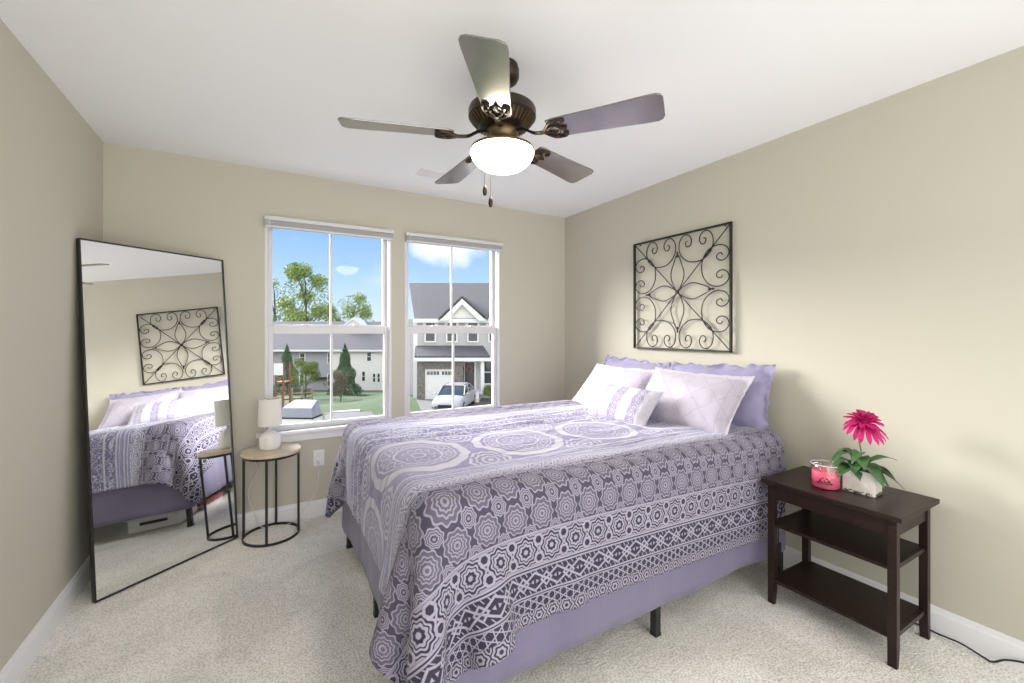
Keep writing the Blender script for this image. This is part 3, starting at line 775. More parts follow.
# ------------------------------------------------------------------ storage under the bed (seen in the mirror)
t = thing('storage_bin', 'low white storage bin with black slot handle under the bed foot', 'storage bin', (.78, 2.52, 0))
MB().box(-.16, .16, -.17, .17, 0, .095).build('bin_body', 'binwhite', t, bevel=.012)
MB().box(-.168, .168, -.178, .178, .093, .108).build('bin_lid', 'binwhite', t, bevel=.005)
MB().box(-.164, -.159, -.09, .09, .048, .070).build('handle', 'blackp', t, bevel=.002)
t = thing('game_box', 'flat red and white printed box lying under the far side of the bed', 'box', (1.12, 2.66, 0), .1)
MB().box(-.14, .14, -.10, .10, 0, .07).build('box_base', 'binwhite', t, bevel=.002)
MB().box(-.143, .143, -.103, .103, .03, .078).build('box_lid', 'red', t, bevel=.002)

# ------------------------------------------------------------------ nightstand
NX0, NX1, NY0, NY1, NT = 2.135, 2.535, .690, 1.235, .606
t = thing('nightstand', 'narrow espresso wood nightstand with two open shelves beside the bed', 'nightstand', ((NX0+NX1)/2, (NY0+NY1)/2, 0))
o0 = Vector(t.location)
def nb_(name, a, b_, c_, d, e_, f_, bev=.002, m_='espresso'):
    m = MB(); m.T = Matrix.Translation(-o0); m.box(a, b_, c_, d, e_, f_); return m.build(name, m_, t, bevel=bev)
nb_('tabletop', NX0, NX1, NY0, NY1, NT-.020, NT, .003)
lx0, lx1, ly0, ly1 = NX0+.022, NX1-.03, NY0+.022, NY1-.022; LW = .031
for (x, y, sx) in ((lx0, ly0, -1), (lx0, ly1-LW, -1), (lx1-LW, ly0, 1), (lx1-LW, ly1-LW, 1)):
    m = MB(); m.T = Matrix.Translation(-o0)
    o1 = -.010*(sx < 0); o2 = .010*(sx > 0)
    cut = .07
    poly = [(x+(.012 if sx > 0 else 0), 0), (x+LW-(.012 if sx < 0 else 0), 0), (x+LW, cut), (x+LW, NT-.020), (x, NT-.020), (x, cut)]
    m.prism(poly, y, y+LW); m.build('leg', 'espresso', t, bevel=.002)
nb_('front_apron', lx0+.004, lx0+.022, ly0+LW, ly1-LW, .515, NT-.020)
nb_('back_apron', lx1-.022, lx1-.004, ly0+LW, ly1-LW, .515, NT-.020)
nb_('side_apron', lx0+LW, lx1-LW, ly0+.006, ly0+.024, .515, NT-.020)
nb_('side_apron', lx0+LW, lx1-LW, ly1-.024, ly1-.006, .515, NT-.020)
for z in (.380, .108):
    nb_('shelf', lx0+.004, lx1-.004, ly0+LW-.004, ly1-LW+.004, z, z+.016)
    for y in (ly0+.010, ly1-.026): nb_('side_rail', lx0+LW, lx1-LW, y, y+.016, z-.002, z+.018)

# candle jar
t = thing('candle_jar', 'pink jar candle with clear lid beside the planter on the nightstand', 'candle', (2.276, 1.013, NT))
MB().lathe([(0, .004), (.052, .004), (.0535, .010), (.0535, .074), (.0500, .078), (0, .076)], n=48).build('wax', mat('pink_wax', (.80, .10, .20), rough=.45), t, smooth=50)
MB().lathe([(0, 0), (.055, 0), (.0575, .006), (.0575, .098), (.053, .106), (.050, .106), (.0545, .096), (.0545, .0785), (.052, .0785), (.0545, .003), (0, .003)], n=56).build('glass_jar', 'jar', t, smooth=50)
MB().lathe([(0, .108), (.050, .108), (.056, .110), (.057, .116), (.052, .122), (0, .122)], n=56).build('glass_lid', 'jar', t, smooth=50)
MB().lathe([(.0562, .1055), (.0585, .1065), (.0585, .1085), (.0562, .1095), (.0562, .1055)], n=56).build('lid_seal', mat('clear_seal', (.75, .75, .76), rough=.25), t, smooth=50)
for a in (0, 120, 240): MB().tube([(.02*math.cos(math.radians(a)), .02*math.sin(math.radians(a)), .074), (.02*math.cos(math.radians(a)), .02*math.sin(math.radians(a)), .088)], .0015, 6).build('wick', 'cordw', t)
def curved(poly_fn, r, ang0, name, mt, par, n=24):
    """patch on the jar: poly_fn(s) -> (z0,z1) for s in -1..1, spans half-angle"""
    m = MB(); half = .52
    for i in range(n+1):
        s_ = i/n*2-1; a = ang0+s_*half; z0, z1 = poly_fn(s_)
        for rr, z in ((r, z0), (r, z1), (r+.0006, z0), (r+.0006, z1)): m.v.append((rr*math.cos(a), rr*math.sin(a), z))
    for i in range(n):
        a = i*4; b_ = a+4; m.f += [(a+2, b_+2, b_+3, a+3), (a, a+1, b_+1, b_), (a+1, a+3, b_+3, b_+1), (a, b_, b_+2, a+2)]
    m.f += [(0, 2, 3, 1), (n*4, n*4+1, n*4+3, n*4+2)]
    return m.build(name, mt, par)
AC = math.atan2(-1.010, -2.285)-.06
lb = curved(lambda s_: (.026, .030+.026*math.sqrt(max(0, 1-(s_*1.25)**2)) if abs(s_) < .72 else .034+.0*s_), .0578, AC, 'label', mat('label_dark', (.035, .008, .010), rough=.5), t)
pk = mat('label_pink', (.80, .12, .20), rough=.5)
m = MB()
for (s_, z, r) in ((-.42, .044, .0050), (.0, .050, .0062), (.40, .044, .0050), (-.2, .040, .0030), (.2, .040, .0030)):
    a = AC+s_*.40; m.T = Matrix.Rotation(a, 4, 'Z') @ Matrix.Translation((.0585, 0, z)); m.lathe([(0, -.0006), (r, -.0004), (r, .0004), (0, .0006)], n=14, axis='X')
for k in range(9):
    a = AC+(k-4)*.085; m.T = Matrix.Rotation(a, 4, 'Z'); m.box(.0584, .0590, -.0014, .0014, .0295, .0330+.001*(k % 2))
m.build('label_print', pk, lb)

# planter with dahlia
t = thing('flower_planter', 'magenta dahlia with green leaves in a white rectangular pot on the nightstand', 'plant', (2.348, .899, NT), .06)
m = MB()
m.box(-.040, .040, -.057, .057, 0, .004)
for a in ((-.043, -.038, -.060, .060), (.038, .043, -.060, .060), (-.038, .038, -.060, -.055), (-.038, .038, .055, .060)): m.box(a[0], a[1], a[2], a[3], 0, .102)
m.build('pot', mat('speckled_white_pot', (.80, .77, .72), (.70, .66, .60), scale=40, rough=.35), t, bevel=.002)
m = MB()
for i in range(60):
    q = random.random(); side_ = random.randrange(2)
    if side_: x, y = -.0442, -.056+.112*q
    else: x, y = -.040+.080*q, -.0612
    r = random.uniform(.002, .0042); m.lathe([(0, -r), (r*.8, -r*.5), (r, 0), (r*.8, r*.5), (0, r)], (x, y, random.uniform(.003, .012)), 7)
m.build('pebble_trim', 'soil', t)
MB().box(-.0375, .0375, -.0545, .0545, .086, .094).build('soil', 'soil', t)
HC = Vector((-.005, -.008, .318))
MB().tube(spline([(.005, .005, .094), (.010, .006, .17), (.004, .014, .25), (HC.x, HC.y, HC.z-.018)], 6), .0032, 8).build('stem', 'stem', t, smooth=60)
def leaf_mesh(p0, d, up, Ln, Wd, droop, blunt=False):
    d = Vector(d).normalized(); up = Vector(up).normalized(); sd = d.cross(up).normalized(); up = sd.cross(d)
    m = MB(); n = 10
    for k in range(2):
        for i in range(n+1):
            t_ = i/n; w_ = Wd*(math.sin(PI*min(1, t_*.93+.05)**.8) if not blunt else (.35+.65*math.sin(PI*t_**1.4*.5))*math.sqrt(max(.02, 1-t_**6)))*.5
            c = Vector(p0)+d*Ln*t_ - Vector((0, 0, 1))*droop*t_*t_*Ln + up*.0
            for q in (-1, -.5, 0, .5, 1):
                m.v.append(c+sd*w_*q+up*(abs(q)*w_*.45 - k*.0008 + .002*math.sin(t_*14)*abs(q)))
    o_ = (n+1)*5
    for i in range(n):
        for j in range(4):
            a = i*5+j; m.f.append((a, a+5, a+6, a+1)); m.f.append((o_+a, o_+a+1, o_+a+6, o_+a+5))
        a = i*5; m.f.append((a, o_+a, o_+a+5, a+5)); a += 4; m.f.append((a, a+5, o_+a+5, o_+a))
    return m
# directions: view right is about (+.87,-.50), towards camera is (-.5,-.87)
VR = Vector((.865, -.50, 0)); TCm = Vector((-.50, -.865, 0))
for (p0, dirn, Ln, Wd, dr) in [((0, .03, .16), VR*-1+Vector((0, 0, .55)), .10, .034, .8), ((0, .01, .15), TCm*.8+VR*-.5+Vector((0, 0, .6)), .085, .045, .8), ((0, -.02, .13), VR*1+TCm*.1+Vector((0, 0, .75)), .12, .030, .5),
    ((0, .0, .10), VR*1+Vector((0, 0, .55)), .135, .036, .75), ((0, -.02, .10), VR*.8+TCm*.6+Vector((0, 0, .3)), .10, .045, .8), ((0, .01, .10), VR*.3+TCm*.8+Vector((0, 0, .5)), .10, .055, .9),
    ((0, .02, .105), VR*-.6+TCm*.6+Vector((0, 0, .8)), .11, .050, .7), ((0, .03, .11), VR*-1+Vector((0, 0, 1.1)), .13, .036, .9), ((0, .02, .10), VR*-.9+TCm*.3+Vector((0, 0, .45)), .11, .052, .6),
    ((0, .0, .11), TCm*1+Vector((0, 0, .7)), .10, .050, 1.0), ((0, 0, .11), TCm*-.7+VR*.4+Vector((0, 0, .8)), .11, .05, .7), ((0, .02, .12), VR*-.4+TCm*-.5+Vector((0, 0, 1.3)), .13, .042, .6),
    ((0, -.03, .10), VR*.6+TCm*.2+Vector((0, 0, .9)), .10, .040, .9), ((0, .04, .10), TCm*.5+VR*-.2+Vector((0, 0, .4)), .085, .045, .9), ((0, 0, .17), VR*-.8+TCm*.3+Vector((0, 0, .7)), .075, .036, 1.0)]:
    l = leaf_mesh(p0, dirn, (0, 0, 1), Ln*1.35, Wd*1.4, dr).build('leaf', 'leaf', t, smooth=60)
fl = MB().lathe([(0, -.012), (.014, -.006), (.017, .004), (.010, .012), (0, .014)], HC, 16).build('flower_head', 'petalc', t, smooth=60)
k = 0
tilt = Matrix.Rotation(math.radians(22), 4, Vector((VR.x, VR.y, 0)))
for (n, el, Ln, Wd, dr) in ((18, -6, .066, .021, .55), (16, 22, .063, .020, .30), (14, 42, .054, .018, .15), (11, 60, .042, .015, .05), (7, 76, .030, .012, 0)):
    for i in range(n):
        a = 2*PI*(i+.37*el)/n + random.uniform(-.07, .07); e_ = math.radians(el+random.uniform(-7, 7))
        d = Vector((math.cos(a)*math.cos(e_), math.sin(a)*math.cos(e_), math.sin(e_))); d = (tilt.to_3x3() @ d)
        upp = Vector((-math.cos(a)*math.sin(e_), -math.sin(a)*math.sin(e_), math.cos(e_))); upp = tilt.to_3x3() @ upp
        leaf_mesh(HC, d, upp, Ln*random.uniform(1.12, 1.4), Wd*1.25, dr, True).build('petal', 'petal', t, smooth=60)

# cords by the nightstand
t = thing('charging_cable', 'black cable with power block hanging behind the front leg of the nightstand', 'cable', (2.275, 1.226, .0))
o0 = Vector(t.location)
MB().box(-.018, .018, -.008, .008, .135, .255).build('power_block', 'blackp', t, bevel=.004)
MB().tube(rel(spline([(2.56, 1.228, .30), (2.50, 1.228, .40), (2.41, 1.226, .46), (2.33, 1.226, .44), (2.285, 1.226, .36), (2.275, 1.226, .255)], 8), o0), .003, 6).build('cable', 'blackp', t, smooth=60)
MB().tube(rel(spline([(2.275, 1.226, .135), (2.285, 1.226, .06), (2.36, 1.226, .01), (2.50, 1.226, .005)], 8), o0), .003, 6).build('cable', 'blackp', t, smooth=60)
cpts = spline([(2.55, 1.20, .006), (2.555, .95, .006), (2.56, .76, .010), (2.548, .70, .014), (2.545, .63, .018), (2.535, .56, .008), (2.535, .535, .006), (2.552, .50, .030), (2.560, .44, .048), (2.562, .36, .040), (2.562, .1, .02)], 8)
o = MB().tube(cpts, .0038, 7).build('extension_cord', 'blackp', smooth=60)
tag(o, 'black cord trailing along the floor by the right baseboard past the nightstand', 'cord')

# ------------------------------------------------------------------ outside the windows
def vox(name, col, col2, kind, scale, **k):
    """siding boards (wave), or stone / shingle courses (brick) for outdoor walls"""
    m, nt, b = new_mat(name); N = nt.nodes.new; L = nt.links.new; sset(b, rough=.85, **k)
    tc = N('ShaderNodeTexCoord')
    if kind == 'brick':
        mp = N('ShaderNodeMapping'); mp.inputs['Rotation'].default_value = (PI/2, 0, 0); L(tc.outputs['Object'], mp.inputs[0])
        t = N('ShaderNodeTexBrick'); t.inputs['Scale'].default_value = scale; t.inputs['Color1'].default_value = c4(col); t.inputs['Color2'].default_value = c4(col2)
        t.inputs['Mortar'].default_value = (col[0]*.8, col[1]*.8, col[2]*.8, 1); t.inputs['Mortar Size'].default_value = .01; L(mp.outputs[0], t.inputs[0]); L(t.outputs[0], b.inputs['Base Color'])
    else:
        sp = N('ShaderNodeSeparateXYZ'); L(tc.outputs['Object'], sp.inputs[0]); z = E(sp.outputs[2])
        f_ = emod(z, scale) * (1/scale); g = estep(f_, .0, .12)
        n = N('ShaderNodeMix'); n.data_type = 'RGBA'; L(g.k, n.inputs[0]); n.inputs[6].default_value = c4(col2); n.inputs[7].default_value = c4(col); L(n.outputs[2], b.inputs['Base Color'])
    return m
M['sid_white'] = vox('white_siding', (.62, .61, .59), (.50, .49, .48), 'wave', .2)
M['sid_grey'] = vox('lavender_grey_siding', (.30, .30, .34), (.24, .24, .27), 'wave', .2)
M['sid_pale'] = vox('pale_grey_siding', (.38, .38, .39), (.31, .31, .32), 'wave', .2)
M['stone'] = vox('stacked_stone', (.20, .18, .165), (.10, .095, .09), 'brick', 3.2)
M['shingle'] = mat('grey_shingles', (.085, .082, .088), (.055, .053, .058), scale=5, stretch=(1, 1, 6), rough=.9)
M['shingle2'] = mat('dark_shingles', (.085, .085, .095), (.055, .055, .065), scale=6, stretch=(1, 1, 6), rough=.9)
M['trimout'] = mat('outdoor_white_trim', (.62, .62, .62), rough=.5)
M['winglass'] = mat('dark_window_glass', (.03, .04, .045), rough=.08)
M['door'] = mat('charcoal_door_paint', (.035, .040, .05), rough=.4)
M['wreath'] = mat('red_wreath', (.30, .06, .05), (.2, .12, .06), scale=20, rough=.8)
M['concrete'] = mat('driveway_concrete', (.105, .102, .098), (.085, .082, .08), scale=2, rough=.9)
M['grass'] = mat('lawn_grass', (.018, .045, .009), (.032, .065, .015), scale=1.3, detail=8, bump=.5, bscale=30, dist=.05, rough=.95)
M['foliage'] = mat('spring_foliage', (.15, .23, .045), (.22, .31, .08), scale=.6, rough=.7)
M['foliage2'] = mat('evergreen_foliage', (.022, .075, .025), (.04, .11, .03), scale=2, rough=.8)
M['foliage3'] = mat('dry_bush', (.075, .060, .035), (.11, .09, .055), scale=4, rough=.9)
M['foliage4'] = mat('yellow_bush', (.13, .17, .02), (.09, .13, .02), scale=4, rough=.9)
M['bark'] = mat('tree_bark', (.05, .042, .035), rough=.9)
M['timber'] = mat('cedar_timber', (.20, .075, .035), rough=.8)
M['silver'] = mat('silver_car_paint', (.30, .31, .33), rough=.3, coat=.6)
M['lens'] = mat('headlamp_lens', (.6, .62, .65), rough=.15)
M['tyre'] = mat('tyre_rubber', (.02, .02, .02), rough=.8)
M['teal'] = mat('teal_plastic', (.04, .20, .20), rough=.5)
def W_(X, t, z=0.0): return Vector((RT.x*X+FW.x*t, RT.y*X+FW.y*t, z))
def XU(u, t): return (u-512)/433.0*t
def ZV(v, t): return CAM_H+(332-v)/433.0*t
def gz(X, t):
    k = min(1, max(0, (-8.5-X)/5.0)); k = k*k*(3-2*k)
    return -3.4-.083*max(0, t-24)*k
m = MB(); GX = [(-70+i*2.0) for i in range(66)]; GT = [6+j*2.0 for j in range(60)]
for X in GX:
    for t_ in GT:
        p = W_(X, t_, gz(X, t_)); m.v.append(tuple(p))
for i in range(len(GX)-1):
    for j in range(len(GT)-1): a = i*len(GT)+j; m.f.append((a, a+1, a+len(GT)+1, a+len(GT)))
o = m.build('ground', 'grass', smooth=180); struct(o)
def slab(name, pts, mt, th=.03, lab=None, cat=None):
    ps = [W_(X, t_, gz(X, t_)) for X, t_ in pts]; c = sum(ps, Vector())/len(ps)
    m = MB(); n = len(ps)
    m.v = [tuple(p+Vector((0, 0, -.15))) for p in ps]+[tuple(p+Vector((0, 0, th))) for p in ps]
    m.f = [tuple(range(n)), tuple(range(2*n-1, n-1, -1))]+[(i, n+i, n+(i+1) % n, (i+1) % n) for i in range(n)]
    return m.build(name, mt)
o = slab('driveway', [(XU(416, 30.9), 30.9), (XU(520, 30.9), 30.9), (XU(540, 20), 20), (XU(431, 20), 20)], 'concrete'); struct(o)
o = slab('path', [(XU(325, 25.6), 25.6), (XU(371, 25.6), 25.6), (XU(380, 23.2), 23.2), (XU(325, 23.2), 23.2)], mat('path_paving', (.085, .085, .095), rough=.9)); struct(o)
o = slab('path', [(XU(332, 25.9), 25.9), (XU(360, 26.3), 26.3), (XU(360, 25.7), 25.7), (XU(332, 25.5), 25.5)], mat('path_edging', (.30, .30, .30), rough=.9), .06); struct(o)

def hwindow(par, x, z, w, h, y=0, mt='trimout'):
    f = MB(); b_ = .10
    for a in ((x-w/2-b_, x-w/2, z-h/2-b_, z+h/2+b_), (x+w/2, x+w/2+b_, z-h/2-b_, z+h/2+b_), (x-w/2, x+w/2, z-h/2-b_, z-h/2), (x-w/2, x+w/2, z+h/2, z+h/2+b_), (x-w/2, x+w/2, z-.03, z+.03)): f.box(a[0], a[1], y-.06, y+.02, a[2], a[3])
    o = f.build('window', mt, par); MB().box(x-w/2, x+w/2, y-.02, y+.01, z-h/2, z+h/2).build('pane', 'winglass', o); return o
# gabled house with the garage
T1 = 31.0; X1_ = XU(450, T1)
hs = thing('house', 'grey gabled house with stone front, white garage door and dark front door', 'house', W_(X1_, T1, -3.4), -YAW)
x = lambda u, t_=T1: XU(u, t_)-X1_
z = lambda v, t_=T1: ZV(v, t_)+3.4
xl, xr = x(415.5), x(560)
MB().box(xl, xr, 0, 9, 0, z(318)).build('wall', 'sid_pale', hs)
e_z = z(318.5); r_z = z(283, 36.5)
m = MB(); th = .18
P0 = [(xl, -.35, e_z), (xr, -.35, e_z), (xr, 5.5, r_z), (x(409, 36.5), 5.5, r_z), ]
P1 = [(x(409, 36.5), 5.5, r_z), (xr, 5.5, r_z), (xr, 10, e_z), (xl, 10, e_z)]
for Q_ in (P0, P1): m.add(Q_+[(a, b_, c-th) for a, b_, c in Q_], [(0, 1, 2, 3), (7, 6, 5, 4), (0, 4, 5, 1), (1, 5, 6, 2), (2, 6, 7, 3), (3, 7, 4, 0)])
m.build('roof', 'shingle', hs)
MB().box(xl-.1, xr, -.40, -.30, e_z-.30, e_z-.02).build('fascia', 'trimout', hs)
MB().box(xl-1.3, xl-.02, 1.5, 8, 0, e_z).build('side_wing', 'sid_pale', hs)
MB().box(xl-.15, xl+.15, -.08, .02, 0, e_z-.2).build('corner_board', 'trimout', hs)
# gable
gx0, gx1, gxm, gz0, gzt = x(441), x(487), x(463), e_z-.15, z(299)
MB().prism([(gx0+.3, gz0), (gx1-.3, gz0), (gxm, gzt-.35)], -.30, 2.0, 'Y').build('gable_wall', 'sid_white', hs)
m = MB()
for a, b_ in (((gx0, gz0), (gxm, gzt)), ((gx1, gz0), (gxm, gzt))):
    m.prism([(a[0], a[1]-.02), (b_[0], b_[1]-.02), (b_[0], b_[1]-.42), (a[0]+(.55 if a[0] < gxm else -.55), a[1]-.02)], -.62, -.32, 'Y')
m.build('gable_trim', 'trimout', hs)
m = MB()
for sg, a in ((-1, gx0-.1), (1, gx1+.1)):
    m.add([(a, -.6, gz0), (gxm, -.6, gzt+.05), (gxm, 4, gzt+.05), (a, 1.5, gz0), (a, -.6, gz0+.15), (gxm, -.6, gzt+.2), (gxm, 4, gzt+.2), (a, 1.5, gz0+.15)], [(0, 1, 2, 3), (7, 6, 5, 4), (0, 4, 5, 1), (1, 5, 6, 2), (2, 6, 7, 3), (3, 7, 4, 0)])
m.build('gable_roof', 'shingle2', hs)
MB().box(xl, xr, -.06, .02, z(331), z(321)).build('frieze_board', 'trimout', hs)
for u in (420, 441.5, 462, 483, 504): MB().box(x(u-3), x(u+3), -.09, .0, z(328), z(323)).build('frieze_panel', 'sid_grey', hs)
for u in (430.5, 452, 473, 494, 515): hwindow(hs, x(u), (z(341)+z(323))/2, x(u+4.4)-x(u-4.4), z(323)-z(341), -.05)
# porch roof
m = MB(); a0, a1 = x(416), x(486, 30.2)
zz0, zz1 = z(356, 29.6), z(345.5)
m.add([(x(414.5, 29.6), -1.4, zz0), (x(490, 29.6), -1.4, zz0), (x(483), 0, zz1), (x(415.5), 0, zz1), (x(414.5, 29.6), -1.4, zz0-.12), (x(490, 29.6), -1.4, zz0-.12), (x(483), 0, zz1-.12), (x(415.5), 0, zz1-.12)],
      [(0, 1, 2, 3), (7, 6, 5, 4), (0, 4, 5, 1), (1, 5, 6, 2), (2, 6, 7, 3), (3, 7, 4, 0)]); m.build('porch_roof', 'shingle2', hs)
MB().box(x(414.5, 29.6), x(491, 29.6), -1.45, -.02, zz0-.36, zz0-.12).build('porch_fascia', 'trimout', hs)
sy = -.9
m = MB(); tsy = T1+sy
gl_, gr_ = x(424.5, tsy), x(454, tsy); gt_ = z(369, tsy)
m.box(x(417, tsy), gl_, sy, 0, 0, zz0-.3); m.box(gr_, x(463, tsy), sy, 0, 0, zz0-.3); m.box(gl_, gr_, sy, 0, gt_, zz0-.3); m.build('stone_wall', 'stone', hs)
gd = MB().box(gl_, gr_, sy+.15, sy+.2, 0, gt_).build('garage_door', 'trimout', hs)
m = MB()
for k in range(4): m.box(gl_, gr_, sy+.13, sy+.15, gt_*k/4+.02, gt_*(k+1)/4-.02)
m.build('door_panel', 'trimout', gd, bevel=.01)
for g in (0, 1):
    for k in range(4):
        cxx = gl_+.25+g*(gr_-gl_)/2+k*.22
        MB().box(cxx-.08, cxx+.08, sy+.11, sy+.14, gt_-.42, gt_-.18).build('garage_window', 'winglass', gd)
        MB().box(cxx-.006, cxx+.006, sy+.10, sy+.12, gt_-.42, gt_-.18).build('muntin', 'trimout', gd)
dr = MB().box(x(465), x(474.5), -.12, -.05, z(388), z(362)).build('front_door', 'door', hs)
m = MB(); m.T = Matrix.Translation((x(469.5), -.18, z(369))) ; m.lathe([(.20, -.04), (.26, 0), (.20, .04), (.14, 0), (.20, -.04)], n=20, axis='Y'); m.build('wreath', 'wreath', dr, smooth=60)
m = MB(); m.box(x(463.4), x(465), -.15, 0, z(389), z(360)); m.box(x(474.5), x(476.3), -.15, 0, z(389), z(360)); m.box(x(463.4), x(476.3), -.15, 0, z(362), z(360)); m.build('door_frame', 'trimout', hs)
cu = x(482.5, 29.8); m = MB(); m.box(cu-.12, cu+.12, -1.25, -1.0, z(394, 29.8), zz0-.3); m.box(cu-.17, cu+.17, -1.30, -.95, z(394, 29.8), z(394, 29.8)+.2); m.build('porch_column', 'trimout', hs)
for k in range(3): MB().box(x(462), x(481), -1.5-.3*k, -.05, 0, z(389)-.18*k).build('porch_step', 'trimout', hs)
hwindow(hs, x(489), z(372), .7, 1.6, -.03)
# far townhouse row
T2 = 53.0; X2_ = XU(330, T2); B2 = 5.80
hs = thing('house', 'long two-storey grey and white townhouse row beyond the back lawn', 'house', W_(X2_, T2, -B2), -YAW)
x = lambda u, t_=T2: XU(u, t_)-X2_
z = lambda v, t_=T2: ZV(v, t_)+B2
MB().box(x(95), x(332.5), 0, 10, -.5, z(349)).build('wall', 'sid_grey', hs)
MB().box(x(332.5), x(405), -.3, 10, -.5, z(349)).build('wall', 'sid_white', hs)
m = MB(); Q_ = [(x(90), -.8, z(350)), (x(410), -.8, z(350)), (x(410), 6, z(321.5, 59)), (x(90), 6, z(321.5, 59))]
for Q_ in (Q_, [(a, 12 if b_ < 0 else b_, c) for a, b_, c in Q_]):
    m.add(Q_+[(a, b_, c-.2) for a, b_, c in Q_], [(0, 1, 2, 3), (7, 6, 5, 4), (0, 4, 5, 1), (1, 5, 6, 2), (2, 6, 7, 3), (3, 7, 4, 0)])
m.build('roof', 'shingle2', hs)
MB().box(x(90), x(410), -.85, -.7, z(351.3), z(349.6)).build('gutter', 'trimout', hs)
for (u, v0, v1, w) in ((302.5, 353, 362, 5.5), (329, 353, 363, 3), (370, 352, 361, 5), (288, 354, 361, 4), (364.5, 371, 381, 4), (375, 373, 382, 3.4), (379.5, 373, 382, 3.4), (329, 374, 386, 3), (302, 374, 384, 5), (255, 353, 362, 5), (225, 353, 362, 5), (195, 353, 362, 5), (165, 353, 362, 5), (255, 373, 384, 5), (210, 373, 384, 5), (165, 373, 384, 5)):
    hwindow(hs, x(u), (z(v0)+z(v1))/2, w*.122-.15, z(v0)-z(v1)-.1, -.3 if u > 332.5 else 0)
MB().box(x(314), x(327), -.5, 0, z(379), z(377)).build('deck_rail', 'iron', hs)
t9 = 49.0; m = MB(); m.prism([(x(345, 57), z(326, 57)), (x(366, 57), z(326, 57)), (x(355, 57), z(319, 57))], 3.5, 6, 'Y'); m.build('roof_gable', 'sid_white', hs)
m = MB(); m.prism([(x(343.5, 57), z(326.5, 57)), (x(345.2, 57), z(326.5, 57)), (x(355, 57), z(319.6, 57)), (x(364.8, 57), z(326.5, 57)), (x(366.5, 57), z(326.5, 57)), (x(355, 57), z(317.6, 57))], 3.3, 6, 'Y'); m.build('gable_trim', 'trimout', hs)
# trees
def tree(name, label, cat, X, t_, h, crown, mt, nleaf, ls, group=None, conical=False, sparse=0, seed=1, trunk_h=.35, base=None):
    rd = random.Random(seed); zb = gz(X, t_) if base is None else base
    tr = thing(name, label, cat, W_(X, t_, zb), 0, group)
    m = MB(); tips = []
    if conical:
        m.tube([(0, 0, 0), (0, 0, h*.95)], [crown*.08, .01], 6)
    else:
        m.tube([(0, 0, 0), (.1, 0, h*trunk_h), (0, .1, h*.9)], [h*.018, h*.014, .02], 7)
        for k in range(14):
            a = rd.uniform(0, 2*PI); z0 = h*rd.uniform(trunk_h*.7, .75); r = crown*rd.uniform(.5, .95)
            zt = min(h*.97, z0+h*rd.uniform(.1, .35)); q = math.sqrt(max(.1, 1-((zt/h-.62)/.45)**2)); r *= q
            e_ = (r*math.cos(a), r*math.sin(a), zt); m.tube([(0, 0, z0), (e_[0]*.5, e_[1]*.5, z0+(zt-z0)*.65), e_], [h*.007, h*.005, .02], 5); tips.append((e_, crown*.33))
    m.build('trunk', 'bark', tr)
    m = MB()
    for k in range(nleaf):
        if conical:
            f_ = rd.random()**.7; zz = h*(1-f_)*.97+h*.04*rd.random(); r = crown*(f_*.95+.03)*rd.uniform(.55, 1.05)*(1+.18*math.sin(zz*9/h*2)); a = rd.uniform(0, 2*PI); p = Vector((r*math.cos(a), r*math.sin(a), zz))
        else:
            if tips and rd.random() < .78:
                c, cr = rd.choice(tips); d = Vector((rd.gauss(0, 1), rd.gauss(0, 1), rd.gauss(0, .8))); d = d.normalized()*cr*rd.random()**.5; p = Vector(c)+d
            else:
                a = rd.uniform(0, 2*PI); q = rd.uniform(-1, 1); r = crown*math.sqrt(1-q*q)*rd.random()**.4; p = Vector((r*math.cos(a), r*math.sin(a), h*(.66+.30*q)))
        n = Vector((rd.gauss(0, 1), rd.gauss(0, 1), rd.gauss(0, 1))).normalized(); s1 = n.orthogonal().normalized()*ls*rd.uniform(.6, 1.3); s2 = n.cross(s1).normalized()*ls*rd.uniform(.5, 1.1)
        o_ = len(m.v); m.v += [tuple(p-s1), tuple(p-s2*.6), tuple(p+s1), tuple(p+s2*.6)]; m.f.append((o_, o_+1, o_+2, o_+3))
    m.build('foliage', mt, tr)
    return tr
tree('deciduous_tree', 'tall spreading light green tree rising behind the townhouse roof', 'tree', XU(306, 78), 78, 20.5, 4.8, 'foliage', 9000, .26, seed=3)
tree('deciduous_tree', 'thin dark-branched tree at the left edge of the left window', 'tree', XU(275, 82), 82, 19.5, 3.4, 'foliage', 2400, .22, seed=9)
tree('deciduous_tree', 'lower bushy light green tree behind the right part of the townhouse roof', 'tree', XU(352, 92), 92, 18.9, 4.6, 'foliage', 4200, .22, seed=12)
tree('evergreen_tree', 'dense cone-shaped evergreen tree in front of the white siding', 'tree', XU(345, 44), 44, 5.2, 1.55, 'foliage2', 6500, .095, conical=True, seed=4)
tree('evergreen_tree', 'broad dark green conifer at the left of the lawn in front of grey siding', 'tree', XU(287, 45), 45, 5.2, 1.5, 'foliage2', 5200, .09, conical=True, seed=5)
tree('garden_shrub', 'lighter green rounded shrub beside the left conifer', 'shrub', XU(305, 38.5), 38.5, 3.4, 1.25, 'foliage4', 4200, .08, conical=False, seed=6)
tree('garden_shrub', 'brown dry-looking bush in front of the cone-shaped evergreen', 'shrub', XU(340, 35), 35, 2.6, 1.1, 'foliage3', 2600, .055, conical=False, seed=7, trunk_h=.15)
tree('garden_shrub', 'yellow-green bush at the right of the porch steps', 'shrub', XU(490, 29.5), 29.5, 1.0, .55, 'foliage4', 1500, .05, seed=8, trunk_h=.1)
tree('deciduous_tree', 'round leafy tree behind the townhouse roof beyond the left window edge', 'tree', XU(235, 86), 86, 19.5, 5.0, 'foliage', 5000, .25, seed=21)
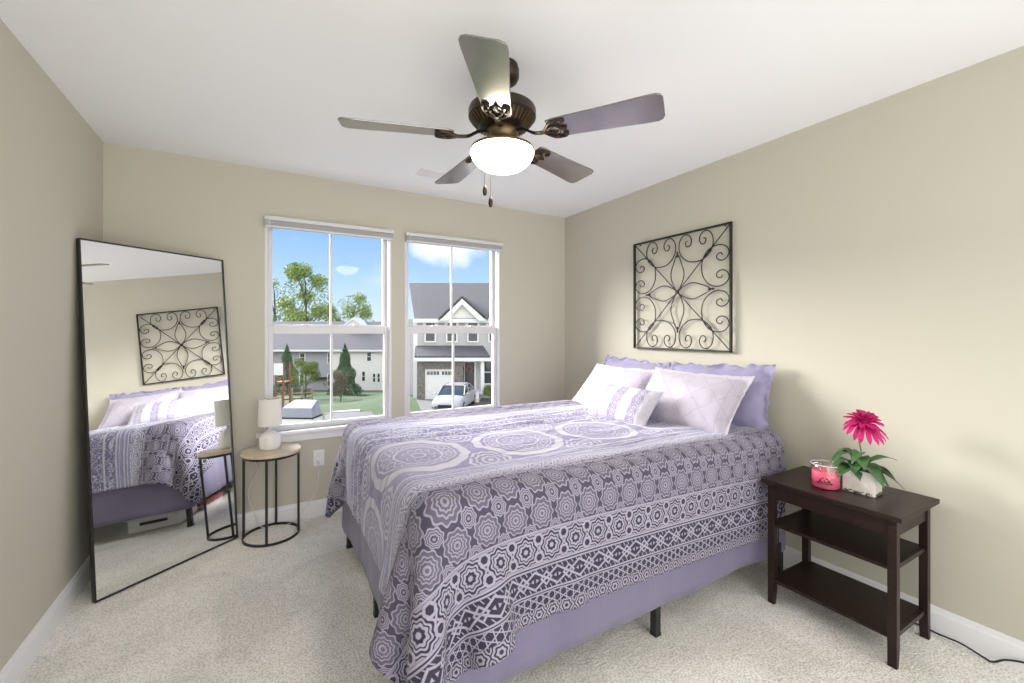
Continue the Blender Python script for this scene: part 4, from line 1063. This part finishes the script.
# split rail fence
t = thing('rail_fence', 'low wooden split-rail fence at the left edge of the lawn', 'fence', W_(XU(285, 33), 33, gz(XU(285, 33), 33)))
o0 = Vector(t.location); prev = None
for u, t_ in ((283, 32.5), (292, 33.2), (302, 34), (312, 34.8)):
    p = W_(XU(u, t_), t_, gz(XU(u, t_), t_))-o0
    MB().box(p.x-.07, p.x+.07, p.y-.07, p.y+.07, p.z, p.z+1.2).build('post', mat('weathered_wood', (.22, .18, .13), rough=.9), t)
    if prev is not None:
        for hh in (.35, .7, 1.05): MB().tube([prev+Vector((0, 0, hh)), p+Vector((0, 0, hh))], .05, 6).build('rail', 'foliage3', t)
    prev = p
# play tower
X, t_ = XU(280, 29.5), 29.5; t = thing('play_tower', 'cedar play tower with white panel at the left edge of the window view', 'play tower', W_(X, t_, gz(X, t_)), -YAW)
for a in (-.28, .22):
    for b_ in (0, .9): MB().box(a-.05, a+.05, b_-.05, b_+.05, 0, 3.1).build('post', 'timber', t)
MB().box(-.36, .24, -.12, -.06, 2.25, 3.05).build('white_panel', 'trimout', t)
for k in range(6): MB().box(-.24, .18, -.03, .03, .35+.33*k, .41+.33*k).build('rung', 'timber', t)
MB().prism([(-.9, .0), (-.7, .0), (-.36, 1.6), (-.5, 1.6)], 0, .5, 'Y').build('slide', 'teal', t)
MB().box(-.34, .28, -.05, .95, 1.7, 1.78).build('platform', 'timber', t)
# shed with grey top just below the window
X, t_ = XU(297, 17), 17; g0 = gz(X, t_); t = thing('garden_shed', 'white garden shed with pale grey lid-like roof near the window', 'shed', W_(X, t_, g0), -YAW-.05)
za, zb_ = ZV(419, t_)-g0, ZV(408, t_)-g0; zt = ZV(398.5, t_+1)-g0
MB().box(-.62, .62, 0, .8, 0, za).build('wall', 'trimout', t)
MB().box(-.64, .64, -.02, .82, za, za+.05).build('seam', 'iron', t)
m = MB(); m.add([(-.62, -.02, za+.05), (.62, -.02, za+.05), (.62, .8, za+.05), (-.62, .8, za+.05), (-.60, .0, zb_), (.60, .0, zb_), (.46, .7, zt), (-.46, .7, zt)], [(0, 3, 2, 1), (4, 5, 6, 7), (0, 1, 5, 4), (1, 2, 6, 5), (2, 3, 7, 6), (3, 0, 4, 7)])
m.build('roof', mat('pale_grey_cover', (.24, .25, .30), rough=.5), t, bevel=.02)
# car
X, t_ = XU(445, 24.6), 24.6
car = thing('car', 'silver sedan parked on the driveway facing the camera in front of the garage', 'car', W_(X, t_, -3.37), -YAW-.13)
# local: x right, y back; the nose is at y=0
secs = [(-.02, .62, .35, .55), (.06, .80, .26, .66), (.35, .88, .20, .80), (1.2, .91, .18, .93), (1.5, .91, .18, .97), (3.5, .91, .18, 1.0), (4.2, .88, .20, .98), (4.55, .80, .28, .90), (4.62, .66, .36, .70)]
m = MB(); n = 12
for (y, hw, z0, z1) in secs:
    pr = [(-hw*.86, z0), (-hw, z0+.12), (-hw, z1-.20), (-hw*.93, z1-.05), (-hw*.78, z1), (-hw*.3, z1+.03), (hw*.3, z1+.03), (hw*.78, z1), (hw*.93, z1-.05), (hw, z1-.20), (hw, z0+.12), (hw*.86, z0)]
    m.v += [(a, y, b_) for a, b_ in pr]
for i in range(len(secs)-1):
    for k in range(n): m.f.append((i*n+k, i*n+(k+1) % n, (i+1)*n+(k+1) % n, (i+1)*n+k))
m.f += [tuple(range(n)), tuple((len(secs)-1)*n+k for k in range(n-1, -1, -1))]
m.build('body', 'silver', car, smooth=35)
m = MB(); cab = [(1.15, .78, .93, .95), (1.95, .70, .93, 1.40), (2.5, .68, .93, 1.45), (3.2, .68, .93, 1.42), (4.1, .74, .93, .98)]
for (y, hw, z0, z1) in cab: m.v += [(-hw-.06, y, z0), (-hw, y, z1-.04), (-hw*.8, y, z1), (hw*.8, y, z1), (hw, y, z1-.04), (hw+.06, y, z0)]
for i in range(4):
    for k in range(6): m.f.append((i*6+k, i*6+(k+1) % 6, (i+1)*6+(k+1) % 6, (i+1)*6+k))
m.f += [tuple(range(6)), tuple(24+k for k in range(5, -1, -1))]
m.build('cabin_glass', 'winglass', car, smooth=25)
m = MB(); m.add([(-.60, 1.93, 1.40), (.60, 1.93, 1.40), (.57, 3.25, 1.44), (-.57, 3.25, 1.44), (-.58, 1.93, 1.45), (.58, 1.93, 1.45), (.55, 3.25, 1.475), (-.55, 3.25, 1.475)], [(0, 3, 2, 1), (4, 5, 6, 7), (0, 1, 5, 4), (1, 2, 6, 5), (2, 3, 7, 6), (3, 0, 4, 7)])
for sg in (-1, 1):
    m.tube([(sg*.83, 1.18, .95), (sg*.69, 1.95, 1.41), (sg*.66, 3.25, 1.42), (sg*.80, 4.08, .98)], .035, 6); m.tube([(sg*.74, 2.6, .95), (sg*.68, 2.6, 1.44)], .03, 6)
m.build('roof', 'silver', car, bevel=.02)
MB().box(-.42, .42, -.05, .02, .40, .56).build('grille', 'blackp', car, bevel=.02)
MB().box(-.60, .60, -.02, .05, .24, .33).build('bumper_intake', 'blackp', car, bevel=.02)
for sg in (-1, 1):
    m = MB(); m.add([(sg*.46, -.04, .50), (sg*.78, .10, .52), (sg*.84, .30, .70), (sg*.50, .05, .62), (sg*.46, .10, .50), (sg*.76, .30, .52), (sg*.78, .45, .70), (sg*.48, .25, .62)], [(0, 1, 2, 3), (7, 6, 5, 4), (0, 4, 5, 1), (1, 5, 6, 2), (2, 6, 7, 3), (3, 7, 4, 0)]); m.build('headlight', 'lens', car)
    MB().lathe([(0, -.07), (.06, -.06), (.09, 0), (.06, .06), (0, .07)], (sg*1.0, 1.45, 1.0), 12).build('side_mirror', 'silver', car, smooth=60)
    for y in (.85, 3.75):
        wh = MB().lathe([(0, -.10), (.20, -.10), (.31, -.08), (.33, -.05), (.33, .05), (.31, .08), (.20, .10), (0, .10)], (sg*.82, y, .33), 24, 'X').build('wheel', 'tyre', car, smooth=40)
        MB().lathe([(0, -.105), (.19, -.105), (.19, .105), (0, .105)], (sg*.82, y, .33), 16, 'X').build('rim', 'silver', wh)
